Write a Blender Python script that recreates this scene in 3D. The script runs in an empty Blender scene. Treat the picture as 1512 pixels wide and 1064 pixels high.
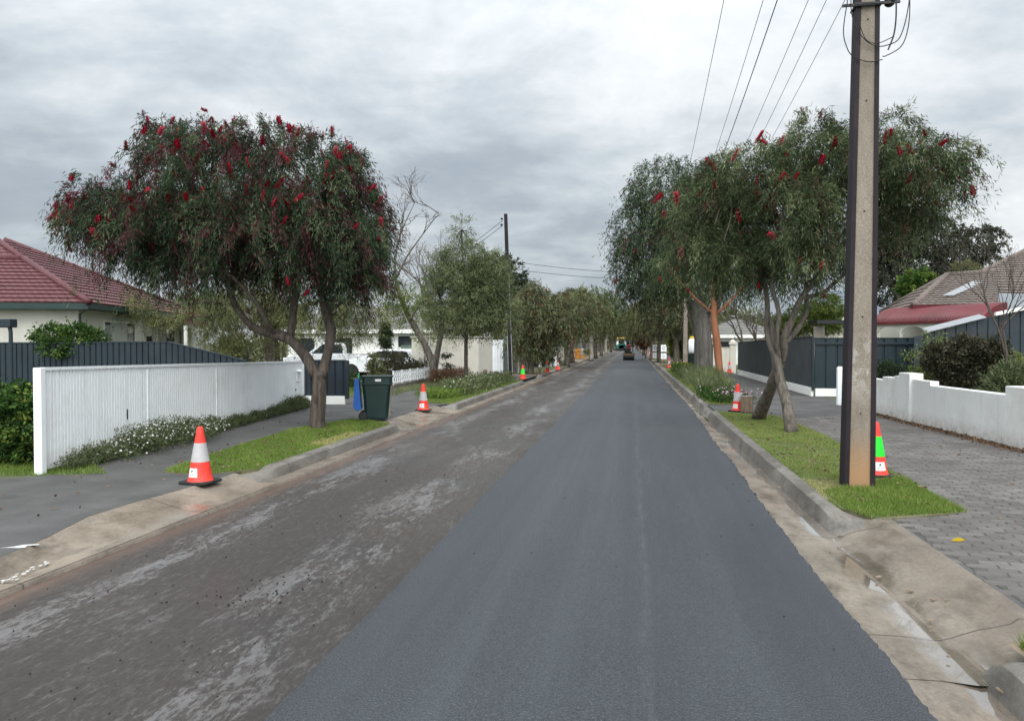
import bpy, math, random
import numpy as np
from mathutils import Vector, Matrix, noise as mnoise
random.seed(7)
SC = bpy.context.scene
COL = SC.collection
R = math.radians
# ------------------------------------------------------------------ camera
F0, CX, CY, VPX, VPY, CAMH = 1136.0, 756.0, 532.0, 934.0, 507.0, 1.85
_a = (VPX-CX)/F0; _b = (CY-VPY)/F0
YAW = math.atan(_a); PIT = -math.atan(_b/math.hypot(1, _a))
cy_, sy_, cp_, sp_ = math.cos(YAW), math.sin(YAW), math.cos(PIT), math.sin(PIT)
FW = (-sy_*cp_, cy_*cp_, sp_); RT = (cy_, sy_, 0.0); UP = (sy_*sp_, -cy_*sp_, cp_)
cam = bpy.data.cameras.new('camera'); camo = bpy.data.objects.new('camera', cam); COL.objects.link(camo)
camo.location = (0, 0, CAMH); camo.rotation_euler = (R(90)+PIT, 0, YAW)
cam.sensor_width = 36; cam.lens = 36*F0/1512; cam.clip_end = 6000; cam.clip_start = .05
SC.camera = camo
def ray(u, v):
    p = (u-CX)/F0; q = (CY-v)/F0
    return [FW[i]+RT[i]*p+UP[i]*q for i in range(3)]
def at(u, v, Y):                      # sight line of a pixel met with the vertical plane at distance Y
    r = ray(u, v); t = Y/r[1]
    return Vector((r[0]*t, Y, CAMH+r[2]*t))
def gr(u, v, z=.12):                  # sight line met with the ground height z
    r = ray(u, v); t = (z-CAMH)/r[2]
    return Vector((r[0]*t, r[1]*t, z))
def XU(u, Y): return at(u, VPY, Y).x
# ------------------------------------------------------------------ object helpers
def tag(o, label=None, cat=None, group=None, kind=None):
    if label: o['label'] = label
    if cat: o['category'] = cat
    if group: o['group'] = group
    if kind: o['kind'] = kind
    return o
def empty(name, loc=(0, 0, 0), rz=0.0, label=None, cat=None, group=None):
    o = bpy.data.objects.new(name, None); COL.objects.link(o)
    o.location = loc; o.rotation_euler = (0, 0, rz); o.empty_display_size = .2
    return tag(o, label, cat, group)
def copy_tree(o, parent=None):
    c = o.copy(); COL.objects.link(c); c.parent = parent
    for ch in [x for x in bpy.data.objects if x.parent == o]:
        copy_tree(ch, c)
    return c
class MB:
    def __init__(s): s.v = []; s.f = []
    def add(s, vs, fs):
        b = len(s.v); s.v += [tuple(x) for x in vs]; s.f += [tuple(i+b for i in f) for f in fs]; return s
    def box(s, c, d, rz=0.0, M=None):
        x, y, z = d[0]/2, d[1]/2, d[2]/2
        vs = [Vector((i*x, j*y, k*z)) for k in (-1, 1) for j in (-1, 1) for i in (-1, 1)]
        m = M if M is not None else Matrix.Rotation(rz, 3, 'Z')
        vs = [m @ q + Vector(c) for q in vs]
        return s.add(vs, [(0, 2, 3, 1), (4, 5, 7, 6), (0, 1, 5, 4), (2, 6, 7, 3), (0, 4, 6, 2), (1, 3, 7, 5)])
    def quad(s, a, b, c, d): return s.add([a, b, c, d], [(0, 1, 2, 3)])
    def bar(s, p, q, w, h=None, up=(0, 0, 1)):
        p = Vector(p); q = Vector(q); h = h or w; d = (q-p); L = d.length; d.normalize()
        u = Vector(up)
        if abs(d.dot(u)) > .98: u = Vector((1, 0, 0))
        sd = d.cross(u).normalized(); u = sd.cross(d)
        vs = [e+sd*(i*w/2)+u*(j*h/2) for e in (p, q) for i, j in ((-1, -1), (1, -1), (1, 1), (-1, 1))]
        return s.add(vs, [(3, 2, 1, 0), (4, 5, 6, 7), (0, 1, 5, 4), (1, 2, 6, 5), (2, 3, 7, 6), (3, 0, 4, 7)])
    def tube(s, pts, rad, n=8, cap=True, rough=0.0, smooth=2):
        P = [Vector(p) for p in pts]
        Rr = list(rad) if hasattr(rad, '__len__') else [rad]*len(P)
        if smooth and len(P) > 2:
            Q, S = [], []
            for i in range(len(P)-1):
                p0 = P[max(i-1, 0)]; p1 = P[i]; p2 = P[i+1]; p3 = P[min(i+2, len(P)-1)]
                for k in range(smooth):
                    t = k/smooth
                    Q.append(.5*((2*p1)+(p2-p0)*t+(2*p0-5*p1+4*p2-p3)*t*t+(3*p1-p0-3*p2+p3)*t**3)); S.append(Rr[i]*(1-t)+Rr[i+1]*t)
            Q.append(P[-1]); S.append(Rr[-1]); P, Rr = Q, S
        vs = []; ref = None
        for i, p in enumerate(P):
            d = (P[min(i+1, len(P)-1)]-P[max(i-1, 0)])
            d = d.normalized() if d.length > 1e-6 else Vector((0, 0, 1))
            if ref is None: ref = Vector((1, 0, 0)) if abs(d.x) < .9 else Vector((0, 1, 0))
            a = (ref-d*ref.dot(d)).normalized(); ref = a; b = d.cross(a)
            for k in range(n):
                an = 2*math.pi*k/n; rr = Rr[i]
                if rough: rr *= 1+rough*mnoise.noise(Vector((p.x*3+math.cos(an)*1.7, p.y*3+math.sin(an)*1.7, p.z*1.1)))
                vs.append(p+a*(math.cos(an)*rr)+b*(math.sin(an)*rr))
        fs = [(i*n+k, i*n+(k+1) % n, (i+1)*n+(k+1) % n, (i+1)*n+k) for i in range(len(P)-1) for k in range(n)]
        if cap: fs += [tuple(range(n))[::-1], tuple((len(P)-1)*n+k for k in range(n))]
        return s.add(vs, fs)
    def lathe(s, prof, n=24, c=(0, 0, 0), ax='Z'):
        vs = []
        for r, z in prof:
            for k in range(n):
                a = 2*math.pi*k/n; q = (r*math.cos(a), r*math.sin(a), z)
                if ax == 'X': q = (z, q[0], q[1])
                if ax == 'Y': q = (q[0], z, q[1])
                vs.append((q[0]+c[0], q[1]+c[1], q[2]+c[2]))
        fs = [(i*n+k, i*n+(k+1) % n, (i+1)*n+(k+1) % n, (i+1)*n+k) for i in range(len(prof)-1) for k in range(n)]
        fs += [tuple(range(n))[::-1], tuple((len(prof)-1)*n+k for k in range(n))]
        return s.add(vs, fs)
    def prism(s, poly, ext):          # polygon (3d points) extruded along the vector ext
        n = len(poly); e = Vector(ext); P = [Vector(p) for p in poly]
        return s.add(P+[p+e for p in P], [tuple(range(n))[::-1], tuple(range(n, 2*n))]+[(i, (i+1) % n, n+(i+1) % n, n+i) for i in range(n)])
    def loft(s, rows, close=False):
        m = len(rows[0]); vs = [p for r in rows for p in r]
        fs = [(i*m+k, i*m+k+1, (i+1)*m+k+1, (i+1)*m+k) for i in range(len(rows)-1) for k in range(m-1)]
        return s.add(vs, fs)
    def build(s, name, mat, parent=None, smooth=False, bevel=0.0, seg=2, loc=None, rz=0.0):
        me = bpy.data.meshes.new(name); me.from_pydata(s.v, [], s.f); me.materials.append(mat)
        o = bpy.data.objects.new(name, me); COL.objects.link(o)
        if parent: o.parent = parent
        if loc is not None: o.location = loc
        if rz: o.rotation_euler[2] = rz
        if smooth:
            me.polygons.foreach_set('use_smooth', [True]*len(me.polygons))
        if bevel:
            b = o.modifiers.new('bevel', 'BEVEL'); b.width = bevel; b.segments = seg; b.limit_method = 'ANGLE'; b.angle_limit = R(40)
            b.harden_normals = False
        if smooth == 'auto' :
            me.set_sharp_from_angle(angle=R(35))
        return o
def np_mesh(name, co, nper, mat, parent=None, tint=None, loc=None):
    nv = len(co); nf = nv//nper
    me = bpy.data.meshes.new(name)
    me.vertices.add(nv); me.vertices.foreach_set('co', np.asarray(co, np.float32).ravel())
    me.loops.add(nv); me.loops.foreach_set('vertex_index', np.arange(nv, dtype=np.int32))
    me.polygons.add(nf); me.polygons.foreach_set('loop_start', np.arange(0, nv, nper, dtype=np.int32))
    if tint is not None:
        a = me.attributes.new('tint', 'FLOAT', 'FACE'); a.data.foreach_set('value', np.asarray(tint, np.float32))
    me.update(calc_edges=True); me.materials.append(mat)
    o = bpy.data.objects.new(name, me); COL.objects.link(o)
    if parent: o.parent = parent
    if loc is not None: o.location = loc
    return o
# ------------------------------------------------------------------ materials
class NT:
    def __init__(s, name):
        s.m = bpy.data.materials.new(name); s.m.use_nodes = True; s.t = s.m.node_tree
        s.b = s.t.nodes['Principled BSDF']; s.out = s.t.nodes['Material Output']
        s.tc = s.n('ShaderNodeTexCoord'); s.co = s.tc.outputs['Object']
    def n(s, ty, **kw):
        x = s.t.nodes.new(ty)
        for k, v in kw.items(): setattr(x, k, v)
        return x
    def l(s, a, b): s.t.links.new(a, b)
    def setin(s, sock, v):
        if hasattr(v, 'is_linked') or hasattr(v, 'links'): s.l(v, sock)
        else: sock.default_value = (*v, 1) if isinstance(v, tuple) and len(v) == 3 and len(sock.default_value) == 4 else v
    def map(s, scale=(1, 1, 1), rot=(0, 0, 0), src=None):
        x = s.n('ShaderNodeMapping'); s.l(src or s.co, x.inputs[0]); x.inputs['Scale'].default_value = scale; x.inputs['Rotation'].default_value = rot
        return x.outputs[0]
    def noise(s, scale, detail=4, rough=.55, src=None, dist=0.0):
        x = s.n('ShaderNodeTexNoise'); s.l(src or s.co, x.inputs['Vector']); x.inputs['Scale'].default_value = scale
        x.inputs['Detail'].default_value = detail; x.inputs['Roughness'].default_value = rough; x.inputs['Distortion'].default_value = dist
        return x.outputs[0]
    def ramp(s, f, stops, interp='LINEAR'):
        x = s.n('ShaderNodeValToRGB'); e = x.color_ramp.elements; x.color_ramp.interpolation = interp
        while len(e) < len(stops): e.new(.5)
        for el, (p, c) in zip(e, stops):
            el.position = p; el.color = (*c, 1) if isinstance(c, tuple) else (c, c, c, 1)
        s.l(f, x.inputs[0]); return x.outputs[0]
    def math(s, op, a, b=0.0, c=0.0, clamp=False):
        x = s.n('ShaderNodeMath', operation=op, use_clamp=clamp)
        for i, v in enumerate((a, b, c)): s.setin(x.inputs[i], v)
        return x.outputs[0]
    def mix(s, f, a, b, mode='MIX'):
        x = s.n('ShaderNodeMix', data_type='RGBA', blend_type=mode)
        s.setin(x.inputs[0], f); s.setin(x.inputs[6], a); s.setin(x.inputs[7], b); return x.outputs[2]
    def bump(s, h, st=.3, dist=.02, nrm=None):
        x = s.n('ShaderNodeBump'); x.inputs['Strength'].default_value = st; x.inputs['Distance'].default_value = dist; s.l(h, x.inputs['Height'])
        if nrm is not None: s.l(nrm, x.inputs['Normal'])
        return x.outputs[0]
    def xyz(s, src=None):
        x = s.n('ShaderNodeSeparateXYZ'); s.l(src or s.co, x.inputs[0]); return x.outputs
    def fin(s, col, rough=.8, nrm=None, spec=.4, metal=0.0):
        s.setin(s.b.inputs['Base Color'], col); s.setin(s.b.inputs['Roughness'], rough)
        s.b.inputs['Specular IOR Level'].default_value = spec; s.b.inputs['Metallic'].default_value = metal
        if nrm is not None: s.l(nrm, s.b.inputs['Normal'])
        return s.m
def simple(name, col, rough=.7, var=.25, scale=3.0, bump=.15, bscale=60, spec=.4, metal=0.0, dirt=None, dist=.01):
    t = NT(name); n = t.noise(scale, 5, .6)
    c = t.mix(t.ramp(n, [(.3, 0.0), (.7, 1.0)]), tuple(x*(1-var) for x in col), tuple(min(1, x*(1+var)) for x in col))
    if dirt:
        n2 = t.noise(scale*.6, 6, .7); c = t.mix(t.ramp(n2, [(.52, 0.0), (.75, .8)]), c, dirt)
    nb = t.noise(bscale, 3, .6)
    return t.fin(c, rough, t.bump(nb, bump, dist) if bump else None, spec, metal)
def splash(*a, **k):          # mud splashed up from the ground and runs below the top edge
    m = simple(*a, **k); t = NT.__new__(NT); t.m = m; t.t = m.node_tree; t.b = t.t.nodes['Principled BSDF']; tc = [n for n in t.t.nodes if n.type == 'TEX_COORD'][0]; t.co = tc.outputs['Object']
    src = t.b.inputs['Base Color'].links[0].from_socket; X, Y, Z = t.xyz(); n = t.noise(7, 6, .7); r = t.noise(1.0, 5, .7, t.map((9, 9, .35)))
    f = t.math('SUBTRACT', 1.0, t.math('MULTIPLY', t.math('SUBTRACT', Z, .14), 3.4), clamp=True); f = t.math('MULTIPLY', f, t.ramp(n, [(.35, .15), (.65, 1.0)]))
    c = t.mix(t.math('MULTIPLY', f, .75), src, (.34, .27, .20)); c = t.mix(t.ramp(r, [(.55, 0.0), (.72, .35)]), c, (.42, .41, .37)); t.l(c, t.b.inputs['Base Color']); return m
def leafmat(name, stops, trans=.22, rough=.6):
    t = NT(name); at_ = t.n('ShaderNodeAttribute', attribute_name='tint'); c = t.ramp(at_.outputs['Fac'], stops)
    t.fin(c, rough, None, .10)
    tr = t.n('ShaderNodeBsdfTranslucent'); t.l(c, tr.inputs[0]); mx = t.n('ShaderNodeMixShader'); mx.inputs[0].default_value = trans
    t.l(t.b.outputs[0], mx.inputs[1]); t.l(tr.outputs[0], mx.inputs[2]); t.l(mx.outputs[0], t.out.inputs[0]); return t.m
def striate(name, col, col2, sx, rough=.9, bump=.5):      # bark: noise stretched along the trunk
    t = NT(name); n = t.noise(1.0, 5, .65, t.map((sx, sx, sx*.16)), .6)
    n2 = t.noise(1.3, 3)
    c = t.mix(t.ramp(n, [(.35, 0.0), (.65, 1.0)]), col, col2); c = t.mix(t.ramp(n2, [(.4, 0.0), (.7, .5)]), c, tuple(x*.55 for x in col))
    return t.fin(c, rough, t.bump(n, bump, .03), .2)
M = {}
M['concrete_pole'] = None
# fresh asphalt
t = NT('fresh_asphalt'); X, Y, Z = t.xyz()
n1 = t.noise(95, 3, .75); n2 = t.noise(50, 3, .65); n3 = t.noise(1.1, 5, .6, t.map((1, .22, 1))); v = t.n('ShaderNodeTexVoronoi'); t.l(t.co, v.inputs['Vector']); v.inputs['Scale'].default_value = 85
c = t.mix(t.ramp(n1, [(.38, 0.0), (.62, 1.0)]), (.008, .010, .0125), (.058, .065, .075))
c = t.mix(t.ramp(n3, [(.3, 0.0), (.75, .4)]), c, (.075, .083, .09))
n4 = t.noise(1.0, 4, .6, t.map((2.4, .035, 1))); c = t.mix(t.ramp(n4, [(.40, .28), (.50, 0.0)]), c, (.026, .030, .035)); c = t.mix(t.ramp(n4, [(.54, 0.0), (.66, .16)]), c, (.09, .10, .112))
n5 = t.noise(100, 2, .5); c = t.mix(t.ramp(n5, [(.66, 0.0), (.74, .7)]), c, (.20, .21, .22))
wob = t.noise(.35, 4, .6); xs = t.math('ADD', X, t.math('MULTIPLY', t.math('SUBTRACT', wob, .5), .22))
band = t.math('SUBTRACT', 1.0, t.math('MULTIPLY', t.math('ABSOLUTE', t.math('SUBTRACT', xs, .1)), 18.0), clamp=True)
pat = t.ramp(t.noise(3.2, 8, .8, t.map((2.6, .5, 1))), [(.44, 0.0), (.66, 1.0)])
c = t.mix(t.math('MULTIPLY', t.math('MULTIPLY', band, pat), .17), c, (.24, .255, .265))
spk = t.ramp(t.noise(1.4, 8, .8), [(.70, 0.0), (.76, 1.0)]); c = t.mix(t.math('MULTIPLY', spk, .25), c, (.3, .32, .33))
M['asphalt'] = t.fin(c, t.ramp(n3, [(.3, .5), (.7, .66)]), t.bump(n2, .8, .014, t.bump(v.outputs[0], .8, .008)), .45)
# milled old road base
t = NT('milled_road_base'); X, Y, Z = t.xyz()
st_ = t.map((1, .26, 1), (0, 0, R(1.5)))
n1 = t.noise(1.5, 7, .66, st_, .2); n2 = t.noise(42, 3, .65); n3 = t.noise(9, 9, .78, t.map((1, .2, 1), (0, 0, R(1.5))), .8); n6 = t.noise(24, 6, .7, t.map((1, .07, 1)), .3); n5 = t.noise(26, 6, .8, t.map((1, .35, 1)), .3); n4 = t.noise(.55, 4, .6)
c = t.mix(t.ramp(n2, [(.3, 0.0), (.7, 1.0)]), (.034, .026, .021), (.070, .055, .045))
c = t.mix(t.ramp(n4, [(.42, 0.0), (.62, .65)]), c, (.036, .034, .034))
c = t.mix(t.ramp(n5, [(.53, 0.0), (.64, .7)]), c, (.15, .135, .125)); c = t.mix(t.ramp(n5, [(.34, .75), (.45, 0.0)]), c, (.022, .019, .018))
n1 = t.math('ADD', n1, t.math('MULTIPLY', t.math('SUBTRACT', n6, .5), .16))
lane = t.math('ADD', t.math('SUBTRACT', 1.0, t.math('MULTIPLY', t.math('ABSOLUTE', t.math('SUBTRACT', X, -2.45)), 1.7), clamp=True), t.math('SUBTRACT', 1.0, t.math('MULTIPLY', t.math('ABSOLUTE', t.math('SUBTRACT', X, -4.05)), 1.9), clamp=True), clamp=True)
c = t.mix(t.math('MULTIPLY', t.math('SUBTRACT', 1.0, lane), .55), c, (.040, .033, .029))
n7 = t.noise(34, 5, .75, t.map((1, .4, 1)))
sm = t.math('ADD', t.math('ADD', n1, t.math('MULTIPLY', t.math('SUBTRACT', n3, .5), .95)), t.math('ADD', t.math('MULTIPLY', t.math('SUBTRACT', n7, .5), .8), t.math('MULTIPLY', lane, .13)))
pale = t.math('MULTIPLY', t.ramp(sm, [(.61, 0.0), (.70, 1.0)]), t.math('ADD', .45, t.math('MULTIPLY', lane, .55)))
c = t.mix(t.math('MULTIPLY', pale, .46, clamp=True), c, (.27, .262, .262))
edge = t.math('SUBTRACT', 1.0, t.math('MULTIPLY', t.math('ADD', X, 4.66), 3.2), clamp=True)
c = t.mix(t.math('MULTIPLY', edge, t.ramp(n1, [(.3, .2), (.6, 1.0)])), c, (.17, .105, .075))
bnd = lambda x0, w_: t.math('SUBTRACT', 1.0, t.math('MULTIPLY', t.math('ABSOLUTE', t.math('SUBTRACT', X, x0)), 1/w_), clamp=True)
wet = t.ramp(t.noise(.8, 6, .65, st_), [(.42, .30), (.6, .7)])
M['roadbase'] = t.fin(c, wet, t.bump(n3, .6, .03, t.bump(n5, .7, .018)), .45)
# concrete of kerbs, gutters and driveway aprons (damp in places)
def concrete(name, c1, c2, joint=True, wetlo=.25, wet=None):
    t = NT(name); X, Y, Z = t.xyz()
    n1 = t.noise(1.3, 7, .65); n2 = t.noise(28, 4, .65); n3 = t.noise(3.5, 6, .7, t.map((1, .4, 1)))
    c = t.mix(t.ramp(n1, [(.32, 0.0), (.68, 1.0)]), c1, c2); c = t.mix(t.ramp(n2, [(.35, 0.0), (.75, .5)]), c, tuple(x*1.45 for x in c2))
    c = t.mix(t.ramp(n3, [(.47, 0.0), (.70, .85)]), c, tuple(x*.40 for x in c1)); n4 = t.noise(60, 3, .7); c = t.mix(t.ramp(n4, [(.60, 0.0), (.68, .6)]), c, tuple(x*.45 for x in c1)); n6 = t.noise(.45, 4, .6); c = t.mix(t.ramp(n6, [(.42, 0.0), (.62, .6)]), c, (c1[0]*.72, c1[1]*.68, c1[2]*.66))
    if joint:
        fr = t.math('FRACT', t.math('DIVIDE', t.math('ADD', Y, t.math('MULTIPLY', t.noise(2, 2), .012)), 2.62))
        j = t.math('LESS_THAN', fr, .0065); c = t.mix(t.math('MULTIPLY', j, .8), c, (.05, .042, .035))
    w = t.ramp(t.noise(1.1, 6, .6), [(.44, wetlo), (.56, .8)])
    if not wet: return t.fin(c, w, t.bump(n2, .35, .008, t.bump(n1, .2, .03)), .4)
    # standing water in the channel: a ragged band round x = wet[0], broken along the street
    xw = t.math('ADD', X, t.math('MULTIPLY', t.math('SUBTRACT', t.noise(2.6, 5, .6, t.map((1, .6, 1))), .5), .34))
    bd = t.math('SUBTRACT', 1.0, t.math('DIVIDE', t.math('ABSOLUTE', t.math('SUBTRACT', xw, wet[0])), wet[1]), clamp=True)
    br = t.ramp(t.noise(.9, 3, .5, t.map((.2, .8, 1))), [(.36, 0.0), (.50, 1.0)])
    pd = t.ramp(t.math('MULTIPLY', bd, br), [(.16, 0.0), (.46, 1.0)])
    c = t.mix(pd, c, t.mix(.25, c, (.13, .11, .09)))
    nrm = t.bump(n2, .35, .008, t.bump(n1, .2, .03)); g = t.n('ShaderNodeNewGeometry')
    nm = t.n('ShaderNodeMix', data_type='VECTOR'); t.l(pd, nm.inputs[0]); t.l(nrm, nm.inputs[4]); t.l(g.outputs['Normal'], nm.inputs[5])
    t.l(pd, t.b.inputs['Coat Weight']); t.b.inputs['Coat Roughness'].default_value = .04; t.b.inputs['Coat IOR'].default_value = 1.6
    m = t.fin(c, t.math('MULTIPLY', w, t.math('SUBTRACT', 1.0, t.math('MULTIPLY', pd, .93))), None, .4)
    t.l(nm.outputs[1], t.b.inputs['Normal']); t.l(t.math('ADD', .4, t.math('MULTIPLY', pd, .6)), t.b.inputs['Specular IOR Level']); return m
M['gutter'] = concrete('gutter_concrete', (.148, .118, .092), (.228, .19, .15), True, .3, (1.90, .13))
M['apron'] = concrete('apron_concrete', (.150, .122, .094), (.235, .20, .16), True, .3, (1.92, .24))
M['apron_left'] = concrete('apron_concrete_left', (.175, .14, .105), (.255, .212, .165), True, .15)
M['kerb'] = concrete('kerb_concrete', (.125, .112, .096), (.205, .187, .162), True, .5)
M['footpath'] = simple('footpath_asphalt', (.076, .074, .070), .75, .34, 1.1, .8, 70, dirt=(.135, .125, .110), dist=.015)
# pavers tinted per face
t = NT('footpath_pavers'); at_ = t.n('ShaderNodeAttribute', attribute_name='tint')
n2 = t.noise(120, 3, .6); n1 = t.noise(.9, 5, .6)
c = t.ramp(at_.outputs['Fac'], [(0, (.070, .063, .058)), (.5, (.108, .098, .091)), (1, (.155, .140, .128))]); c = t.mix(t.ramp(n2, [(.35, 0.0), (.75, .5)]), c, (.22, .21, .197))
c = t.mix(t.ramp(n1, [(.42, 0.0), (.66, .65)]), c, (.075, .068, .060))
M['paver'] = t.fin(c, .75, t.bump(n2, .4, .006), .35)
M['sand'] = simple('joint_sand', (.085, .078, .068), .95, .3, 8, .4, 90)
M['soil'] = simple('verge_soil', (.13, .12, .06), .95, .35, 3, .6, 40, dirt=(.07, .085, .03))
M['dirt'] = simple('bare_dirt', (.24, .18, .125), .95, .3, 2, .5, 60, dirt=(.13, .10, .07))
M['old_paint'] = simple('worn_paint', (.52, .52, .50), .8, .2, 12, .1, 60, dirt=(.3, .27, .23))
M['ground'] = simple('yard_ground', (.075, .085, .04), .95, .4, .4, .4, 20, dirt=(.14, .11, .075))
M['white_paint'] = simple('white_paint', (.86, .87, .87), .45, .04, 2, .05, 30, dirt=(.72, .72, .69))
M['fence_white'] = splash('fence_white', (.85, .86, .86), .5, .04, 2, .05, 30, dirt=(.70, .70, .67))
M['render_white'] = splash('white_render', (.80, .80, .77), .85, .06, 1.2, .8, 45, dirt=(.62, .60, .55), dist=.015)
M['navy_steel'] = simple('dark_steel_sheet', (.016, .026, .034), .45, .2, 2, .03, 20, dirt=(.035, .045, .05))
M['dark_mesh'] = simple('shade_mesh', (.045, .05, .053), .8, .25, 1.5, .4, 250, dirt=(.07, .068, .064))
M['dark_green_steel'] = simple('dark_green_steel', (.010, .021, .027), .5, .2, 2, .03, 20, dirt=(.018, .034, .038))
M['green_sheet'] = simple('pale_green_sheet', (.16, .21, .18), .5, .15, 2, .03, 20)
M['fascia'] = simple('dark_green_fascia', (.015, .035, .032), .5, .2, 2, .03)
M['house_wall'] = simple('house_render', (.56, .54, .46), .85, .08, 1.0, .3, 40, dirt=(.47, .45, .38))
M['house_white'] = simple('house_white', (.78, .77, .72), .8, .08, 1.0, .3, 40, dirt=(.6, .58, .52))
M['cream'] = simple('cream_wall', (.66, .62, .53), .85, .08, 1.0, .3, 40, dirt=(.52, .48, .40))
M['tan_fence'] = simple('tan_sheet', (.32, .30, .25), .6, .12, 1.5, .05, 20)
M['brown_fence'] = simple('weathered_boards', (.17, .15, .125), .9, .3, 2, .4, 30)
def tiles(name, c1, c2, c3, rough=.55):
    t = NT(name); n1 = t.noise(2.2, 6, .65); n2 = t.noise(14, 3)
    c = t.mix(t.ramp(n1, [(.3, 0.0), (.7, 1.0)]), c1, c2); c = t.mix(t.ramp(n2, [(.45, 0.0), (.75, .6)]), c, c3)
    return t.fin(c, rough, t.bump(n2, .2, .01), .4)
M['red_tile'] = tiles('red_roof_tiles', (.072, .018, .021), (.115, .031, .035), (.16, .08, .078), .6)
M['brown_tile'] = tiles('brown_roof_tiles', (.085, .062, .052), (.15, .115, .095), (.26, .23, .20), .75)
M['grey_tile'] = tiles('grey_roof_tiles', (.13, .125, .115), (.20, .195, .18), (.27, .26, .235), .7)
M['blue_roof'] = simple('blue_grey_iron', (.17, .20, .235), .5, .12, 1, .03, 20)
M['red_iron'] = simple('red_iron', (.115, .015, .019), .45, .2, 1.2, .04, 20, dirt=(.16, .045, .048))
M['glass'] = simple('window_glass', (.02, .026, .03), .08, .2, 1, 0, spec=.6)
M['curtain'] = simple('pale_curtain', (.45, .45, .41), .9, .12, 4, .2, 30)
M['frame_white'] = simple('window_frame_white', (.75, .75, .70), .5, .05, 2, .03)
M['black'] = simple('black_steel', (.012, .012, .013), .5, .2, 2, .03)
M['rubber'] = simple('black_rubber', (.016, .016, .016), .8, .25, 6, .2, 80, dirt=(.06, .055, .05))
M['cone_orange'] = simple('cone_orange', (.80, .045, .028), .55, .16, 12, .1, 40, dirt=(.50, .085, .055))
M['cone_band'] = simple('cone_reflective_band', (.43, .41, .405), .4, .1, 9, .05, 200, dirt=(.42, .40, .39))
M['cone_green'] = simple('cone_green', (.015, .72, .03), .5, .08, 5, .05, 40)
M['sticker'] = simple('white_sticker', (.78, .74, .72), .6, .05, 9, 0)
M['bin_green'] = simple('bin_green_plastic', (.008, .026, .023), .42, .12, 4, .05, 60, dirt=(.02, .045, .04))
M['bin_blue'] = simple('bin_blue_plastic', (.012, .10, .38), .4, .1, 4, .03, 60)
M['lime'] = simple('bright_green_plastic', (.03, .38, .12), .4, .1, 4, 0)
M['car_white'] = simple('car_white_paint', (.78, .79, .80), .22, .03, 1, 0, spec=.6)
M['car_silver'] = simple('car_silver_paint', (.55, .56, .575), .25, .03, 1, 0, spec=.6)
M['tail'] = simple('tail_light', (.5, .015, .02), .2, .1, 4, 0)
M['steel_maroon'] = simple('pole_steel', (.011, .006, .009), .75, .35, 3, .2, 40, dirt=(.035, .02, .022))
M['wire'] = simple('cable_black', (.012, .012, .014), .6, .1, 2, 0)
M['galv'] = simple('galvanised_steel', (.36, .37, .38), .45, .15, 4, .05, metal=.6)
M['yellow'] = simple('machine_yellow', (.80, .50, .08), .5, .12, 3, .05)
M['sign_orange'] = simple('sign_orange', (.85, .33, .03), .5, .12, 3, .03)
M['paver_green'] = simple('machine_green', (.02, .16, .12), .4, .15, 3, .05)
M['red_paint'] = simple('machine_red', (.38, .03, .035), .5, .15, 3, .05)
M['wood_log'] = striate('cut_log', (.27, .20, .14), (.13, .09, .065), 22)
M['post_wood'] = striate('post_bark', (.10, .082, .062), (.055, .043, .034), 14)
M['bark_dark'] = striate('bottlebrush_bark', (.135, .11, .088), (.036, .029, .024), 15, bump=1.0)
M['bark_grey'] = striate('grey_bark', (.205, .178, .145), (.066, .055, .045), 14, bump=1.0)
M['bark_stringy'] = striate('furrowed_grey_bark', (.23, .21, .185), (.085, .075, .065), 6, bump=1.0)
M['bark_red'] = striate('orange_brown_bark', (.36, .155, .08), (.24, .095, .05), 8, bump=.4)
M['bark_pale'] = striate('pale_bark', (.40, .37, .32), (.22, .19, .16), 8, bump=.4)
M['twig'] = striate('bare_twig', (.13, .105, .09), (.085, .07, .06), 10)
# weathered concrete of the pole: aggregate specks and rusty dirt splashed at its foot
t = NT('pole_concrete'); X, Y, Z = t.xyz(); n1 = t.noise(1.5, 5, .6, t.map((4, 4, 1))); n2 = t.noise(70, 4, .75); n3 = t.noise(5, 5, .7)
c = t.mix(t.ramp(n1, [(.3, 0.0), (.7, 1.0)]), (.22, .182, .142), (.345, .295, .235)); c = t.mix(t.ramp(n2, [(.35, .55), (.65, 0.0)]), c, (.10, .085, .068)); c = t.mix(t.ramp(n2, [(.55, 0.0), (.75, .55)]), c, (.46, .41, .34))
foot = t.math('SUBTRACT', 1.0, t.math('MULTIPLY', t.math('SUBTRACT', Z, t.math('MULTIPLY', n3, .5)), 2.2), clamp=True)
c = t.mix(t.math('MULTIPLY', foot, .8), c, (.36, .20, .09))
pt = t.math('MULTIPLY', t.math('SUBTRACT', 1.0, t.math('MULTIPLY', t.math('ABSOLUTE', t.math('SUBTRACT', Z, 1.45)), 2.0), clamp=True), t.ramp(n3, [(.48, 0.0), (.56, 1.0)]))
c = t.mix(t.math('MULTIPLY', pt, .5), c, (.5, .49, .46))
M['concrete_pole'] = t.fin(c, .9, t.bump(n2, .6, .01), .2)
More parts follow.
